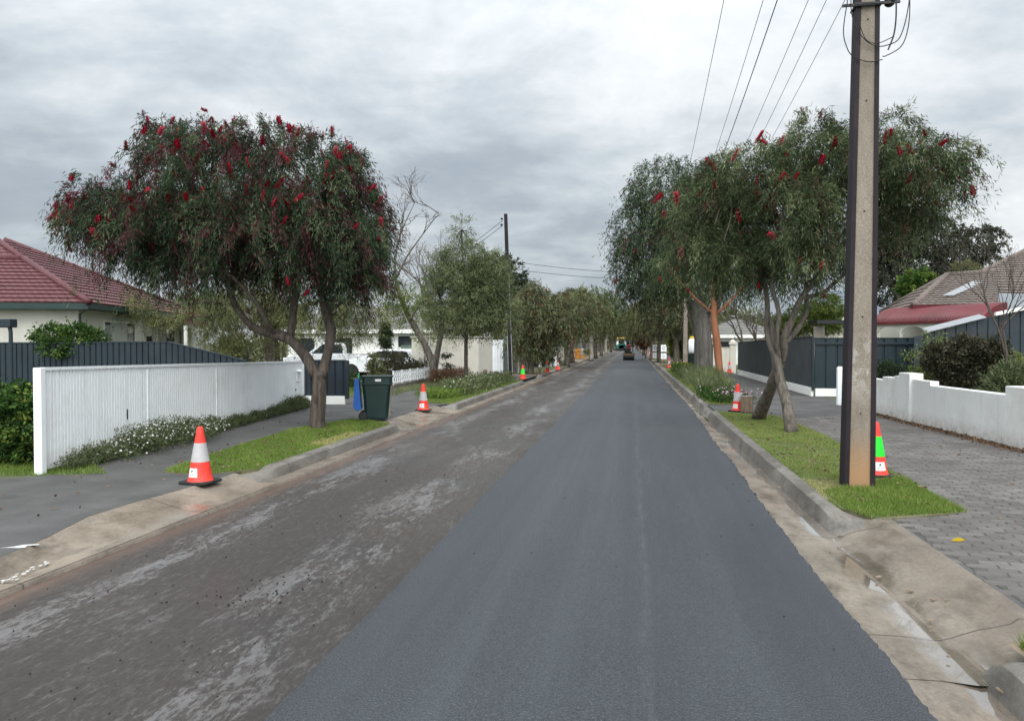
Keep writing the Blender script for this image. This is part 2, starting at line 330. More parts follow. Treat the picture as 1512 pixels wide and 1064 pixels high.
# foliage ramps
M['lf_bottle'] = leafmat('bottlebrush_leaves', [(0, (.105, .032, .04)), (.10, (.085, .036, .036)), (.13, (.022, .032, .018)), (.45, (.036, .060, .031)), (.75, (.082, .112, .055)), (1, (.175, .21, .115))])
M['lf_bottle2'] = leafmat('bottlebrush_leaves_olive', [(0, (.10, .045, .035)), (.12, (.03, .044, .02)), (.45, (.056, .08, .036)), (.75, (.115, .142, .066)), (1, (.215, .24, .125))])
M['lf_dark'] = leafmat('dark_evergreen_leaves', [(0, (.016, .024, .014)), (.5, (.032, .05, .026)), (1, (.085, .105, .052))])
M['lf_olive'] = leafmat('olive_leaves', [(0, (.05, .062, .026)), (.5, (.125, .135, .055)), (1, (.26, .25, .11))])
M['lf_yellow'] = leafmat('yellow_green_leaves', [(0, (.06, .085, .02)), (.5, (.13, .17, .035)), (1, (.26, .28, .07))])
M['lf_feather'] = leafmat('grey_green_leaves', [(0, (.055, .072, .034)), (.5, (.13, .155, .075)), (1, (.26, .28, .14))])
M['lf_gum'] = leafmat('gum_leaves', [(0, (.035, .035, .026)), (.5, (.065, .068, .046)), (1, (.12, .115, .08))])
M['lf_brown'] = leafmat('reddish_brown_leaves', [(0, (.09, .04, .025)), (.5, (.14, .075, .045)), (1, (.19, .13, .075))])
M['lf_street'] = leafmat('drooping_street_leaves', [(0, (.17, .10, .06)), (.2, (.06, .068, .034)), (.6, (.12, .135, .066)), (1, (.24, .245, .13))])
M['lf_hedge'] = leafmat('hedge_leaves', [(0, (.02, .045, .012)), (.5, (.04, .085, .02)), (.8, (.10, .16, .03)), (1, (.22, .27, .06))])
M['lf_bronze'] = leafmat('bronze_leaves', [(0, (.022, .021, .013)), (.5, (.058, .057, .033)), (1, (.19, .175, .12))])
M['lf_grass'] = leafmat('grass_blades', [(0, (.055, .085, .016)), (.4, (.105, .178, .030)), (.75, (.21, .275, .062)), (1, (.40, .35, .16))], .2)
M['lf_weed'] = leafmat('weed_leaves', [(0, (.05, .065, .03)), (.5, (.105, .13, .058)), (.85, (.19, .21, .10)), (1, (.32, .29, .18))], .2)
M['petal_white'] = leafmat('white_petals', [(0, (.62, .62, .55)), (1, (.85, .85, .80))], .2)
M['petal_pink'] = leafmat('pink_petals', [(0, (.55, .22, .40)), (.6, (.72, .48, .60)), (1, (.85, .80, .80))], .2)
M['petal_yellow'] = leafmat('yellow_petals', [(0, (.75, .5, .03)), (1, (.85, .65, .05))], .2)
M['flower_red'] = simple('red_bottlebrush_flower', (.33, .008, .030), .85, .3, 30, .3, 120)
# puddle water over concrete
t = NT('puddle_water'); c = t.mix(t.noise(3, 3), (.10, .082, .06), (.16, .13, .10)); M['water'] = t.fin(c, .06, t.bump(t.noise(9, 2), .03, .01), .6)
# ------------------------------------------------------------------ foliage generators (numpy)
def unit(a): return a/np.maximum(np.linalg.norm(a, axis=1, keepdims=True), 1e-6)
def leaf_quads(p, d, L, W, rng):
    d = unit(d); r = rng.normal(size=p.shape); s = unit(np.cross(d, r)); n = np.cross(s, d)
    L = L[:, None]; W = W[:, None]
    mid = p+d*L*.45+n*L*.06
    return np.stack([p, mid+s*W*.5, p+d*L, mid-s*W*.5], 1).reshape(-1, 3)
def sample_lobes(lobes, n, rng, shell):
    w = np.array([(l[1][0]*l[1][1]*l[1][2])**.7 for l in lobes]); idx = rng.choice(len(lobes), n, p=w/w.sum())
    c = np.array([l[0] for l in lobes], float)[idx]; r = np.array([l[1] for l in lobes], float)[idx]
    dr = unit(rng.normal(size=(n, 3))); rad = rng.random(n)**(1/shell)
    return c+r*dr*rad[:, None], dr, rad
def crown(name, lobes, ncl, per, leaf, mat, parent, seed, twig=.5, droop=.8, shell=4.5, jit=.06, tmean=.5, tcl=.16, tlf=.12, hang=.5, zmin=None, drytips=0.0, gap=-1.55):
    rng = np.random.default_rng(seed)
    C, O, rad = sample_lobes(lobes, ncl, rng, shell)
    # thin the crown where a low-frequency 3-d pattern is low, so gaps open
    ph = rng.random(3)*6; g = np.sin(C[:, 0]*2.3+ph[0])+np.sin(C[:, 1]*2.6+ph[1])+np.sin(C[:, 2]*2.9+ph[2]); keep = g > gap
    C, O = C[keep], O[keep]; ncl = len(C)
    O = unit(O+np.array([0, 0, .25])+rng.normal(size=O.shape)*.45)
    tl = twig*(.5+.9*rng.random(ncl)); sh = rng.random(ncl) < .07; tl = np.where(sh, tl*1.7, tl); ct = tmean+rng.normal(size=ncl)*tcl
    if drytips: ct = np.where(rng.random(ncl) < drytips, .02, ct)
    ci = np.repeat(np.arange(ncl), per); n = len(ci); s = rng.random(n)
    down = np.array([0, 0, -1.0])
    P = C[ci]+O[ci]*(tl[ci]*s)[:, None]*.75+down*(tl[ci]*droop*s*s)[:, None]+rng.normal(size=(n, 3))*jit
    T = O[ci]+down*(2*droop*s)[:, None]
    D = unit(T)+rng.normal(size=(n, 3))*.55+down*hang
    L = leaf[0]*(.65+.7*rng.random(n)); W = leaf[1]*(.7+.6*rng.random(n))
    if zmin is not None:
        k = P[:, 2] > zmin; P, D, L, W, ci = P[k], D[k], L[k], W[k], ci[k]; n = len(P)
    tint = np.clip(np.where(ct[ci] < .05, ct[ci]+rng.random(n)*.08, np.clip(ct[ci], .12, 1)+rng.normal(size=n)*tlf), 0, 1)
    global CLRAD
    CLRAD = rad[keep]
    return np_mesh(name, leaf_quads(P, D, L, W, rng), 4, mat, parent, tint), C, O, tl
def blades(name, area, n, h, w, mat, seed, z, parent=None, lean=.6, kind='stuff', tm=.5, patch=None):
    """area: list of convex polygons [(x,y)...]; triangular blades scattered over them"""
    rng = np.random.default_rng(seed); P = []
    A = []
    for poly in area:
        for i in range(1, len(poly)-1):
            a, b, c = np.array(poly[0]), np.array(poly[i]), np.array(poly[i+1]); A.append((abs(np.cross(b-a, c-a))/2, a, b, c))
    tot = sum(x[0] for x in A)
    for ar, a, b, c in A:
        k = int(n*ar/tot); r1 = np.sqrt(rng.random(k))[:, None]; r2 = rng.random(k)[:, None]
        P.append(a*(1-r1)+b*r1*(1-r2)+c*r1*r2)
    P = np.concatenate(P); n = len(P); ph = rng.random(4)*6
    lum = np.sin(P[:, 0]*2.1+ph[0])*np.sin(P[:, 1]*1.3+ph[1])*.5+.5*np.sin(P[:, 0]*5.3+P[:, 1]*3.1+ph[2])
    hh = h*(.45+.8*rng.random(n))*(1+.35*lum); ww = w*(.7+.6*rng.random(n)); an = rng.random(n)*6.283
    sd = np.stack([np.cos(an), np.sin(an), np.zeros(n)], 1)*ww[:, None]*.5
    b = np.concatenate([P, np.full((n, 1), 0.0)], 1)
    zz = z(P) if callable(z) else np.full(n, z); b[:, 2] = zz-.01
    tip = b+np.stack([rng.normal(size=n)*lean*hh, rng.normal(size=n)*lean*hh, hh+.01], 1)
    co = np.stack([b-sd, b+sd, tip], 1).reshape(-1, 3)
    tint = np.clip(tm+.12*lum+rng.normal(size=n)*.16+(patch(P) if patch else 0), 0, 1)
    o = np_mesh(name, co, 3, mat, parent, tint)
    return tag(o, kind=kind) if kind else o
def petals(name, pts, size, mat, seed, parent=None):
    """little flower heads: flat tilted quads (two crossed) at the given points"""
    rng = np.random.default_rng(seed); P = np.repeat(np.array(pts, float), 3, 0); n = len(P); D = rng.normal(size=(n, 3)); D[:, 2] *= .35
    L = size*(.7+.6*rng.random(n)); return np_mesh(name, leaf_quads(P-unit(D)*L[:, None]*.5, D, L, L*.8, rng), 4, mat, parent, rng.random(n))
def limbs(name, polylines, mat, parent, n=9, rough=.22):
    mb = MB()
    for pts, rad in polylines: mb.tube(pts, rad, n, True, rough, 3)
    return mb.build(name, mat, parent, smooth=True)
def fill_branches(polys, lobes, seed, per=3, r0=.05):
    """secondary limbs from the ends of the given ones out into each crown lobe"""
    rnd = random.Random(seed); ends = [Vector(p[0][-1]) for p in polys]+[Vector(p[0][len(p[0])//2]) for p in polys if len(p[0]) > 2]
    out = []
    for c, r in lobes:
        c = Vector(c); e = min(ends, key=lambda q: (q-c).length)
        for k in range(per):
            d = Vector((rnd.uniform(-1, 1)*r[0], rnd.uniform(-1, 1)*r[1], rnd.uniform(-.5, 1)*r[2]))*.8
            q = c+d; m = e.lerp(q, .5)+Vector((rnd.uniform(-.1, .1), rnd.uniform(-.1, .1), rnd.uniform(-.05, .2)))
            out.append(([e, m, q], [r0, r0*.6, r0*.15]))
    return out
def tree(name, label, cat, base, polys, lobes, bark, leafm, seed, ncl, per, leaf, group=None, flowers=None, nb=3, rb=.05, **kw):
    """base: world point; polys / lobes in world coordinates; everything is stored relative to the base"""
    b = Vector(base); root = empty(name, b, 0, label, cat, group)
    pl = [([Vector(p)-b for p in pts], rad) for pts, rad in polys]; lb = [(tuple(Vector(c)-b), r) for c, r in lobes]
    limbs('trunk', pl, bark, root)
    if nb: limbs('branches', fill_branches(pl, lb, seed, nb, rb), bark, root, 6)
    cr, C, O, tl = crown('crown', lb, ncl, per, leaf, leafm, root, seed, **kw)
    if flowers:
        nfl, test, fs = flowers; rng = np.random.default_rng(seed+5); W = C+np.array(b)
        pos = C+O*(np.minimum(tl, .55)*.6)[:, None]-np.array([0, 0, .05]); k = np.where(test(W, O) & (CLRAD > .82))[0]; k = rng.choice(k, min(nfl, len(k)), replace=False)
        for i in k:
            f = FLOWER if not FLOWER.get('used') else FLOWER.copy()
            if f is FLOWER: f['used'] = 1
            else: COL.objects.link(f)
            f.parent = root; f.location = pos[i]; f.rotation_euler = (rng.normal()*.35, rng.normal()*.35, rng.random()*6); sc = fs*(.75+.5*rng.random()); f.scale = (sc*1.15, sc*1.15, sc*(.85+.5*rng.random()))
        if nfl >= 40:      # the rest of the flowers, past counting
            k = np.where(test(W, O) & (CLRAD > .7) & (W[:, 2] > np.percentile(W[:, 2], 45)))[0]; k = rng.choice(k, min(int(nfl*1.6), len(k)), replace=False); parts_ = []
            for i in k:
                sc = fs*(.7+.5*rng.random()); m = np.array(Matrix.Rotation(rng.normal()*.4, 3, 'X') @ Matrix.Rotation(rng.normal()*.4, 3, 'Y')); parts_.append((STAMENS*np.array([sc, sc, sc*(.85+.6*rng.random())])) @ m.T+pos[i])
            tag(np_mesh('flower_spikes', np.concatenate(parts_), 4, M['flower_red'], root), kind='stuff')
    return root
# one bristly flower spike: a core with rings of stamens
def flower_mesh():
    global STAMENS
    rnd = random.Random(3); mb = MB(); mb.lathe([(.004, .0), (.014, -.02), (.016, -.10), (.004, -.13)], 6)
    for i in range(150):
        z = -.005-.12*rnd.random(); a = rnd.random()*6.283; d = Vector((math.cos(a), math.sin(a), rnd.uniform(-.5, .3))).normalized(); L = rnd.uniform(.024, .038)
        s = d.cross(Vector((0, 0, 1))).normalized()*.004; p = Vector((0, 0, z)); mb.add([p-s, p+s, p+d*L+s*.8, p+d*L-s*.8], [(0, 1, 2, 3)])
    STAMENS = np.array(mb.v[-600:], float); return mb.build('flower', M['flower_red'])
FLOWER = flower_mesh(); FLOWER.name = 'flower'
def bare(name, label, cat, base, h, seed, spread=.6, levels=5, r0=.06, group=None, mat='twig', tilt=(0, 0), leaves=None):
    rnd = random.Random(seed); root = empty(name, base, 0, label, cat, group); mb = MB(); tips = []
    def grow(p, d, L, r, lv):
        q = p+d*L*.5+Vector((rnd.uniform(-1, 1), rnd.uniform(-1, 1), .3))*L*.07; e = p+d*L+Vector((rnd.uniform(-1, 1), rnd.uniform(-1, 1), rnd.uniform(0, 1)))*L*.1
        mb.tube([p, q, e], [r, r*.82, r*.62], 6 if lv > 3 else 4, lv == levels, 0, 2)
        if lv == 0: tips.append(e); return
        for k in range(rnd.choice((2, 3, 3)) if lv > 1 else 3):
            nd = (d+Vector((rnd.gauss(0, spread), rnd.gauss(0, spread), rnd.gauss(.12, spread*.5)))).normalized()
            grow(e if k else q.lerp(e, .6), nd, L*rnd.uniform(.6, .82), r*.58, lv-1)
    grow(Vector((0, 0, -.05)), Vector((tilt[0], tilt[1], 1)).normalized(), h*.32, r0, levels)
    mb.build('branches', M[mat], root, smooth=True)
    if leaves:
        rng = np.random.default_rng(seed); T = np.array([tuple(x) for x in tips]); k = leaves[1]; P = np.repeat(T, k, 0)+rng.normal(size=(len(T)*k, 3))*leaves[3]
        np_mesh('leaves', leaf_quads(P, rng.normal(size=P.shape)+np.array([0, 0, -.4]), np.full(len(P), leaves[2]), np.full(len(P), leaves[2]*.4), rng), 4, M[leaves[0]], root, rng.random(len(P)))
    return root
def bush(name, label, cat, base, lobes, leafm, seed, ncl, per, leaf, group=None, stems=6, **kw):
    b = Vector(base); root = empty(name, b, 0, label, cat, group); rnd = random.Random(seed); mb = MB()
    for k in range(stems):
        c, r = rnd.choice(lobes); q = Vector(c)+Vector((rnd.uniform(-.5, .5)*r[0], rnd.uniform(-.5, .5)*r[1], rnd.uniform(0, .6)*r[2]))
        s = Vector((rnd.uniform(-.15, .15)+q.x*.3, rnd.uniform(-.1, .1)+q.y*.3, -.03)); mb.tube([s, s.lerp(q, .5)+Vector((0, 0, .08)), q], [.02, .014, .006], 5)
    mb.build('stems', M['twig'], root, smooth=True)
    kw = dict(dict(twig=.25, droop=.2, shell=5, hang=0.0, jit=.05), **kw)
    crown('foliage', lobes, ncl, per, leaf, M[leafm], root, seed, **kw); return root
# ------------------------------------------------------------------ ground
def sheet(name, poly, z, mat, kind='structure', thick=0.0):
    mb = MB()
    if thick: mb.prism([(x, y, z-thick) for x, y in poly], (0, 0, thick))
    else: mb.add([(x, y, z) for x, y in poly], [tuple(range(len(poly)))])
    return tag(mb.build(name, mat), kind=kind)
rnd = random.Random(11)
sheet('ground', [(-2500, -300), (2500, -300), (2500, 4000), (-2500, 4000)], -.16, M['ground'])
sheet('road_base', [(-4.72, -6), (1.35, -6), (1.35, 700), (-4.72, 700)], -.042, M['roadbase'])
# fresh mat of asphalt with two ragged edges, about 4 cm thick
ys = []; y = -4.0
while y < 300: ys.append(y); y += .035 if y < 22 else (.12 if y < 60 else 1.0)
def edge_r(y):
    a = 1.50+.05*mnoise.noise(Vector((y*.35, 1.7, 0)))+.03*mnoise.noise(Vector((y*1.7, 4.2, 0)))+.028*mnoise.noise(Vector((y*7.5, 8, 0)))+.02*mnoise.noise(Vector((y*19, 3, 0)))
    return a+min(max((y-9)/14, 0), 1)*.17
def edge_l(y): return -1.79+.03*mnoise.noise(Vector((y*.4, 9.7, 0)))+.014*mnoise.noise(Vector((y*6.5, 2, 0)))+.012*mnoise.noise(Vector((y*17, 5, 0)))
rows = []
for y in ys:
    l, r = edge_l(y), edge_r(y); rows.append([(l-.018, y, -.05), (l, y, -.008), (l+.04, y, .0), (-.6, y, .003), (.5, y, .003), (r-.04, y, -.001), (r, y, -.010), (r+.012, y, -.06)])
tag(MB().loft(rows).build('fresh_asphalt_road', M['asphalt'], smooth=False), kind='structure')
# crumbs of bitumen on the old base and leaves / chips
mb = MB()
for i in range(230):
    X_ = rnd.uniform(-4.5, -1.9); Y_ = 3.2+22*rnd.random()**1.8; s = rnd.uniform(.003, .008)*(1.9 if rnd.random() < .06 else 1)
    m = Matrix.Rotation(rnd.random()*6, 3, 'Z') @ Matrix.Rotation(rnd.uniform(-.5, .5), 3, 'X'); mb.box((X_, Y_, -.04+s*.4), (s*1.6, s*1.2, s), M=m)
for i in range(45):
    X_ = rnd.gauss(-2.75, .3); Y_ = rnd.gauss(5.4, .22); s = rnd.uniform(.004, .010); m = Matrix.Rotation(rnd.random()*6, 3, 'Z'); mb.box((X_, Y_, -.04+s*.4), (s*1.6, s*1.2, s), M=m)
for i in range(40):
    X_ = rnd.uniform(-1.5, 1.9); Y_ = 3.5+9*rnd.random(); s = rnd.uniform(.003, .008); mb.box((X_, Y_, .004), (s*1.6, s*1.2, s), rz=rnd.random()*6)
tag(mb.build('bitumen_crumbs', M['rubber']), kind='stuff')
def sstep(a, b, x): x = min(max((x-a)/(b-a), 0), 1); return x*x*(3-2*x)
# ---- right gutter + kerb lofted along the street; kerb drops at the two crossovers
def k_right(y):
    k = 1-sstep(4.45, 4.9, y)*(1-sstep(7.6, 8.55, y))
    return k*(1-sstep(20.3, 20.8, y)*(1-sstep(22.2, 22.7, y))*.45)
ysr = [-4+.12*i for i in range(int(34/.12))]+[30+i*1.0 for i in range(270)]
rows = []; rk = []
for y in ysr:
    k = k_right(y); w = .012*mnoise.noise(Vector((y*.8, 3, 1)))+.008*mnoise.noise(Vector((y*5.1, 2, 1)))
    rows.append([(1.2, y, -.035), (1.72, y, -.034), (1.90, y, -.062), (1.945, y, -.06)])
    e = [(1.945, y, -.06+.02*(1-k)), (1.965+.02*(1-k)+w, y, .03*k-.03*(1-k)), (1.99+.08*(1-k)+w, y, .105*k+0*(1-k)), (2.03+.16*(1-k)+w, y, .122*k+.035*(1-k)), (2.15+.10*(1-k), y, .124*k+.058*(1-k)), (2.17+.16*(1-k), y, .10*k+.075*(1-k)), (2.30+.14*(1-k), y, .08*k+.108*(1-k))]
    rk.append([(p[0], p[1], p[2]-.04*(1-k)) for p in e])
tag(MB().loft(rows).build('gutter', M['gutter'], smooth=True), kind='structure')
tag(MB().loft(rk).build('kerb', M['kerb'], smooth='auto'), kind='structure')
# driveway apron skin a few mm above the dropped kerb
rows = []
for i in range(60):
    y = 4.58+i*(8.75-4.58)/59; f = sstep(7.6, 8.45, y); xb = 2.44+.0*f
    rows.append([(1.30, y, -.0315), (1.72, y, -.0305), (1.90, y, -.046), (1.95, y, -.044), (2.02, y, -.022), (2.16, y, .032), (2.27, y, .06), (2.36, y, .085), (2.41, y, .121), (2.53, y, .1225), (2.56, y, .10)])
tag(MB().loft(rows).build('driveway_apron', M['apron'], smooth=True), kind='structure')
# ---- left gutter + kerb
def k_left(y):
    k = sstep(9.2, 10.3, y)*(1-sstep(15.75, 15.95, y)*(1-sstep(20.9, 21.4, y)))
    return k*(1-sstep(35.2, 35.7, y)*(1-sstep(41, 42, y)))
ysl = [-4+.15*i for i in range(int(30/.15))]+[26+i*.5 for i in range(80)]+[66+i*2.0 for i in range(120)]
rows = []; rk = []
for y in ysl:
    k = k_left(y); w = .012*mnoise.noise(Vector((y*.8, 7, 1)))+.008*mnoise.noise(Vector((y*5.1, 6, 1)))
    rows.append([(-4.63, y, -.07), (-4.64, y, -.004), (-4.67, y, .0), (-4.86, y, -.012), (-4.89, y, -.014)])
    rk.append([(-4.89, y, -.014), (-4.905-.03*(1-k)+w, y, .05*k), (-4.93-.09*(1-k)+w, y, .12*k+.015*(1-k)), (-4.97-.2*(1-k)+w, y, .138*k+.035*(1-k)), (-5.10-.3*(1-k), y, .14*k+.075*(1-k)), (-5.12-.40*(1-k), y, .11*k+.095*(1-k)), (-5.25-.35*(1-k), y, .09*k+.118*(1-k))]); rk[-1] = [(p[0], p[1], p[2]-(.05*(1-k) if i_ > 0 else 0)) for i_, p in enumerate(rk[-1])]
tag(MB().loft(rows).build('gutter', M['gutter'], smooth=True), kind='structure')
tag(MB().loft(rk).build('kerb', M['kerb'], smooth='auto'), kind='structure')
def apron_left(y0, y1, f0, f1):
    rows = []; ex = lambda y: float(np.interp(y, [4.5, 5.5, 6.1, 6.95, 7.7, 8.2, 8.7, 9.6], [-4.98, -5.05, -5.14, -5.38, -5.36, -5.31, -5.27, -5.25])) if y < 9.7 else -5.5
    for i in range(50):
        y = y0+i*(y1-y0)/49; f = (1-sstep(y0, y0+f0, y) if f0 else 0)+(sstep(y1-f1, y1, y) if f1 else 0)
        rows.append([(-4.66, y, .004), (-4.86, y, -.006), (-4.94, y, .004), (-4.94+(ex(y)+4.94)*.5, y, .055), (ex(y), y, .1125), (ex(y)-.12, y, .113), (ex(y)-.3, y, .113)])
    return tag(MB().loft(rows).build('driveway_apron', M['apron_left'], smooth=True), kind='structure')
apron_left(-3, 9.6, 0, 1.2); apron_left(15.9, 21.1, .15, .3)
# ---- left footpath, verges and yards
sheet('footpath', [(-4.95, -6), (-4.95, 120), (-14, 120), (-14, 40), (-10.5, 22), (-9.2, 9), (-9.5, -6)][::-1], .113, M['footpath'], thick=.2) if False else None
sheet('footpath', [(-5.01, -6), (-5.01, 4.5), (-5.08, 5.5), (-5.17, 6.1), (-5.41, 6.95), (-5.39, 7.7), (-5.34, 8.2), (-5.30, 8.7), (-5.28, 9.6), (-5.13, 10.2), (-5.13, 15.8), (-5.53, 16), (-5.53, 21), (-5.15, 21.4), (-5.15, 160), (-9, 160), (-9, 36), (-9.25, 22), (-8.75, 20), (-7.6, 9.0), (-8.2, 8.6), (-12, 8.2), (-12, -6)], .115, M['footpath'])
sheet('yard', [(-7.55, 8.5), (-8.95, 20.1), (-9.3, 30), (-60, 30), (-60, 7.0)], .109, M['ground'])
sheet('yard', [(-9.02, 20.6), (-9.3, 30), (-60, 30), (-60, 20.6)], .115, M['ground'], thick=.5)
sheet('yard', [(-9.3, 30), (-11.0, 46), (-60, 46), (-60, 30)], .11, M['ground'], thick=.4)
sheet('yard', [(-8.9, 46), (-9, 300), (-90, 300), (-90, 46)], .10, M['ground'])
vl = [(-5.10, 9.9), (-5.10, 15.75), (-5.6, 16.35), (-6.35, 16.9), (-6.75, 14.5), (-6.55, 11.5), (-6.25, 9.5), (-5.6, 9.35)]
sheet('verge', vl, .125, M['soil'], thick=.1)
vl2 = [(-5.13, 21.5), (-5.13, 35.4), (-6.2, 35.4), (-6.75, 33), (-6.8, 24.5), (-6.2, 22.0)]
sheet('verge', vl2, .125, M['soil'])
sheet('verge', [(-5.14, 41.5), (-5.14, 160), (-6.6, 160), (-6.6, 41.5)], .121, M['dirt'])
# ---- right footpath, verges and yards
mortar = sheet('footpath', [(2.42, -4), (2.42, 8.1), (3.4, 8.5), (3.45, 12), (3.5, 16), (3.35, 19.2), (2.12, 20.2), (2.12, 22.7), (3.1, 22.7), (3.5, 24), (3.6, 120), (6.2, 120), (6.2, 24), (6.08, 20), (6.45, 12), (9.5, 9), (9.5, -4)][::-1], .108, M['footpath'])
vr = [(2.17, 8.5), (2.16, 20.3), (3.45, 19.3), (3.62, 15.5), (3.5, 11.5), (3.4, 8.5), (2.45, 8.02)]
sheet('verge', vr, .124, M['soil'], thick=.1)
vr2 = [(2.16, 22.6), (2.16, 52), (3.6, 52), (3.7, 30), (3.6, 24), (3.2, 22.6)]
sheet('verge', vr2, .124, M['soil'])
sheet('verge', [(2.16, 52), (2.16, 160), (3.8, 160), (3.8, 52)], .121, M['dirt'])
sheet('verge', [(2.16, -3), (2.16, 4.6), (2.44, 4.62), (2.75, 4.3), (2.9, -3)], .1245, M['dirt'])
sheet('yard', [(6.2, 9), (6.2, 300), (90, 300), (90, 9)], .10, M['ground'])
# interlocking pavers as geometry, each tilted and tinted a little
rng = np.random.default_rng(4); co = []; tt = []
pw, pd, gp = .225, .112, .007; an = R(-7); ca, sa = math.cos(an), math.sin(an)
def in_poly(x, y, poly):
    ins = False; n = len(poly)
    for i in range(n):
        x1, y1 = poly[i]; x2, y2 = poly[(i+1) % n]
        if (y1 > y) != (y2 > y) and x < (x2-x1)*(y-y1)/(y2-y1)+x1: ins = not ins
    return ins
pav = [(2.60, 1.5), (2.60, 8.1), (3.37, 8.45), (3.5, 11.5), (3.62, 15), (3.55, 18.5), (6.02, 20.3), (6.4, 13), (7.2, 9), (7.2, 1.5)]
hexo = [(-.5, -.32), (-.36, -.5), (.36, -.5), (.5, -.32), (.5, .32), (.36, .5), (-.36, .5), (-.5, .32)]
faces_co = []
for j in range(-30, 190):
    for i in range(-12, 34):
        lx = i*(pw)+(pw/2 if j % 2 else 0); ly = j*pd; x = 2.4+lx*ca-ly*sa-.8; y = 1.2+lx*sa+ly*ca
        if not in_poly(x, y, pav): continue
        z = .117+rng.normal()*.0026; tx, ty = rng.normal()*.012, rng.normal()*.012; tn = min(max(rng.normal()*.3+.5, 0), 1)
        def P(a, b, sw, sd, dz): px = a*sw; py = b*sd; return (x+px*ca-py*sa, y+px*sa+py*ca, z+dz+px*tx+py*ty)
        top = [P(a, b, pw-gp-.012, pd-gp-.012, 0) for a, b in hexo]; bot = [P(a, b, pw-gp, pd-gp, -.012) for a, b in hexo]
        faces_co += [(top[0], top[1], top[2], top[3]), (top[0], top[3], top[4], top[7]), (top[4], top[5], top[6], top[7])]; tt += [tn]*3
        for k in range(8): faces_co.append((bot[k], bot[(k+1) % 8], top[(k+1) % 8], top[k])); tt.append(tn)
tag(np_mesh('paving', np.array(faces_co).reshape(-1, 3), 4, M['paver'], None, tt), kind='structure')
sheet('paving_bed', pav, .1115, M['sand'])
# ---- grass
def dryR(P): return np.where((P[:, 0] < 2.62) & (P[:, 1] > 8.9) & (P[:, 1] < 10.2), .4, 0)+np.clip((P[:, 1]-10)*.03, 0, .16)-.0
blades('grass', [[(2.13, 8.5), (2.13, 20.1), (3.4, 19.2), (3.6, 15.5), (3.5, 11.5), (3.37, 8.52), (2.5, 8.1)]], 62000, .034, .0075, M['lf_grass'], 21, .122, patch=dryR)
blades('grass', [[(2.36, 8.08), (2.2, 8.5), (2.2, 9.4), (3.45, 10.6), (3.40, 8.48)]], 16000, .05, .007, M['lf_grass'], 22, .122, tm=.48)
def dryL(P): return np.where((P[:, 0] > -5.45) & (P[:, 1] > 12.3) & (P[:, 1] < 14.2), .45, 0)
blades('grass', [vl], 60000, .045, .0085, M['lf_grass'], 23, .123, patch=dryL)
blades('grass', [[(-6.9, 9.25), (-7.75, 9.0), (-10.5, 8.6), (-10.5, 10.5), (-7.9, 10.2)]], 14000, .06, .008, M['lf_grass'], 24, .11)
blades('grass', [vl2], 26000, .07, .012, M['lf_grass'], 25, .123, tm=.55)
q_ = gr(1507, 962, .12); tag(sheet('verge', [(q_.x-.02, q_.y-.22), (q_.x+.3, q_.y-.22), (q_.x+.3, q_.y+.16), (q_.x-.02, q_.y+.1)], .1265, M['dirt']), kind='structure'); blades('grass', [[(q_.x, q_.y-.16), (q_.x+.25, q_.y-.16), (q_.x+.25, q_.y+.1), (q_.x+.03, q_.y+.06)]], 900, .075, .008, M['lf_grass'], 46, .125)
blades('grass', [[(2.7, 2.2), (2.55, 4.42), (3.3, 4.3), (3.3, 2.2)]], 4000, .07, .008, M['lf_grass'], 26, .115)
blades('grass', [vr2], 24000, .09, .013, M['lf_grass'], 27, .122, tm=.6)
blades('grass', [[(-9.1, 21.2), (-9.35, 29.5), (-16, 29.5), (-16, 21.2)]], 26000, .08, .014, M['lf_grass'], 28, .115)
blades('grass', [[(-8.45, 24.3), (-7.9, 24.3), (-8.2, 36), (-9.6, 36)]], 9000, .09, .014, M['lf_weed'], 29, .113, tm=.7)
blades('grass', [[(-5.2, 43), (-5.2, 75), (-6.5, 75), (-6.5, 43)]], 7000, .07, .02, M['lf_weed'], 30, .12, tm=.6)
blades('grass', [[(2.2, 53), (2.2, 90), (3.7, 90), (3.7, 53)]], 6000, .07, .02, M['lf_weed'], 31, .12, tm=.7)
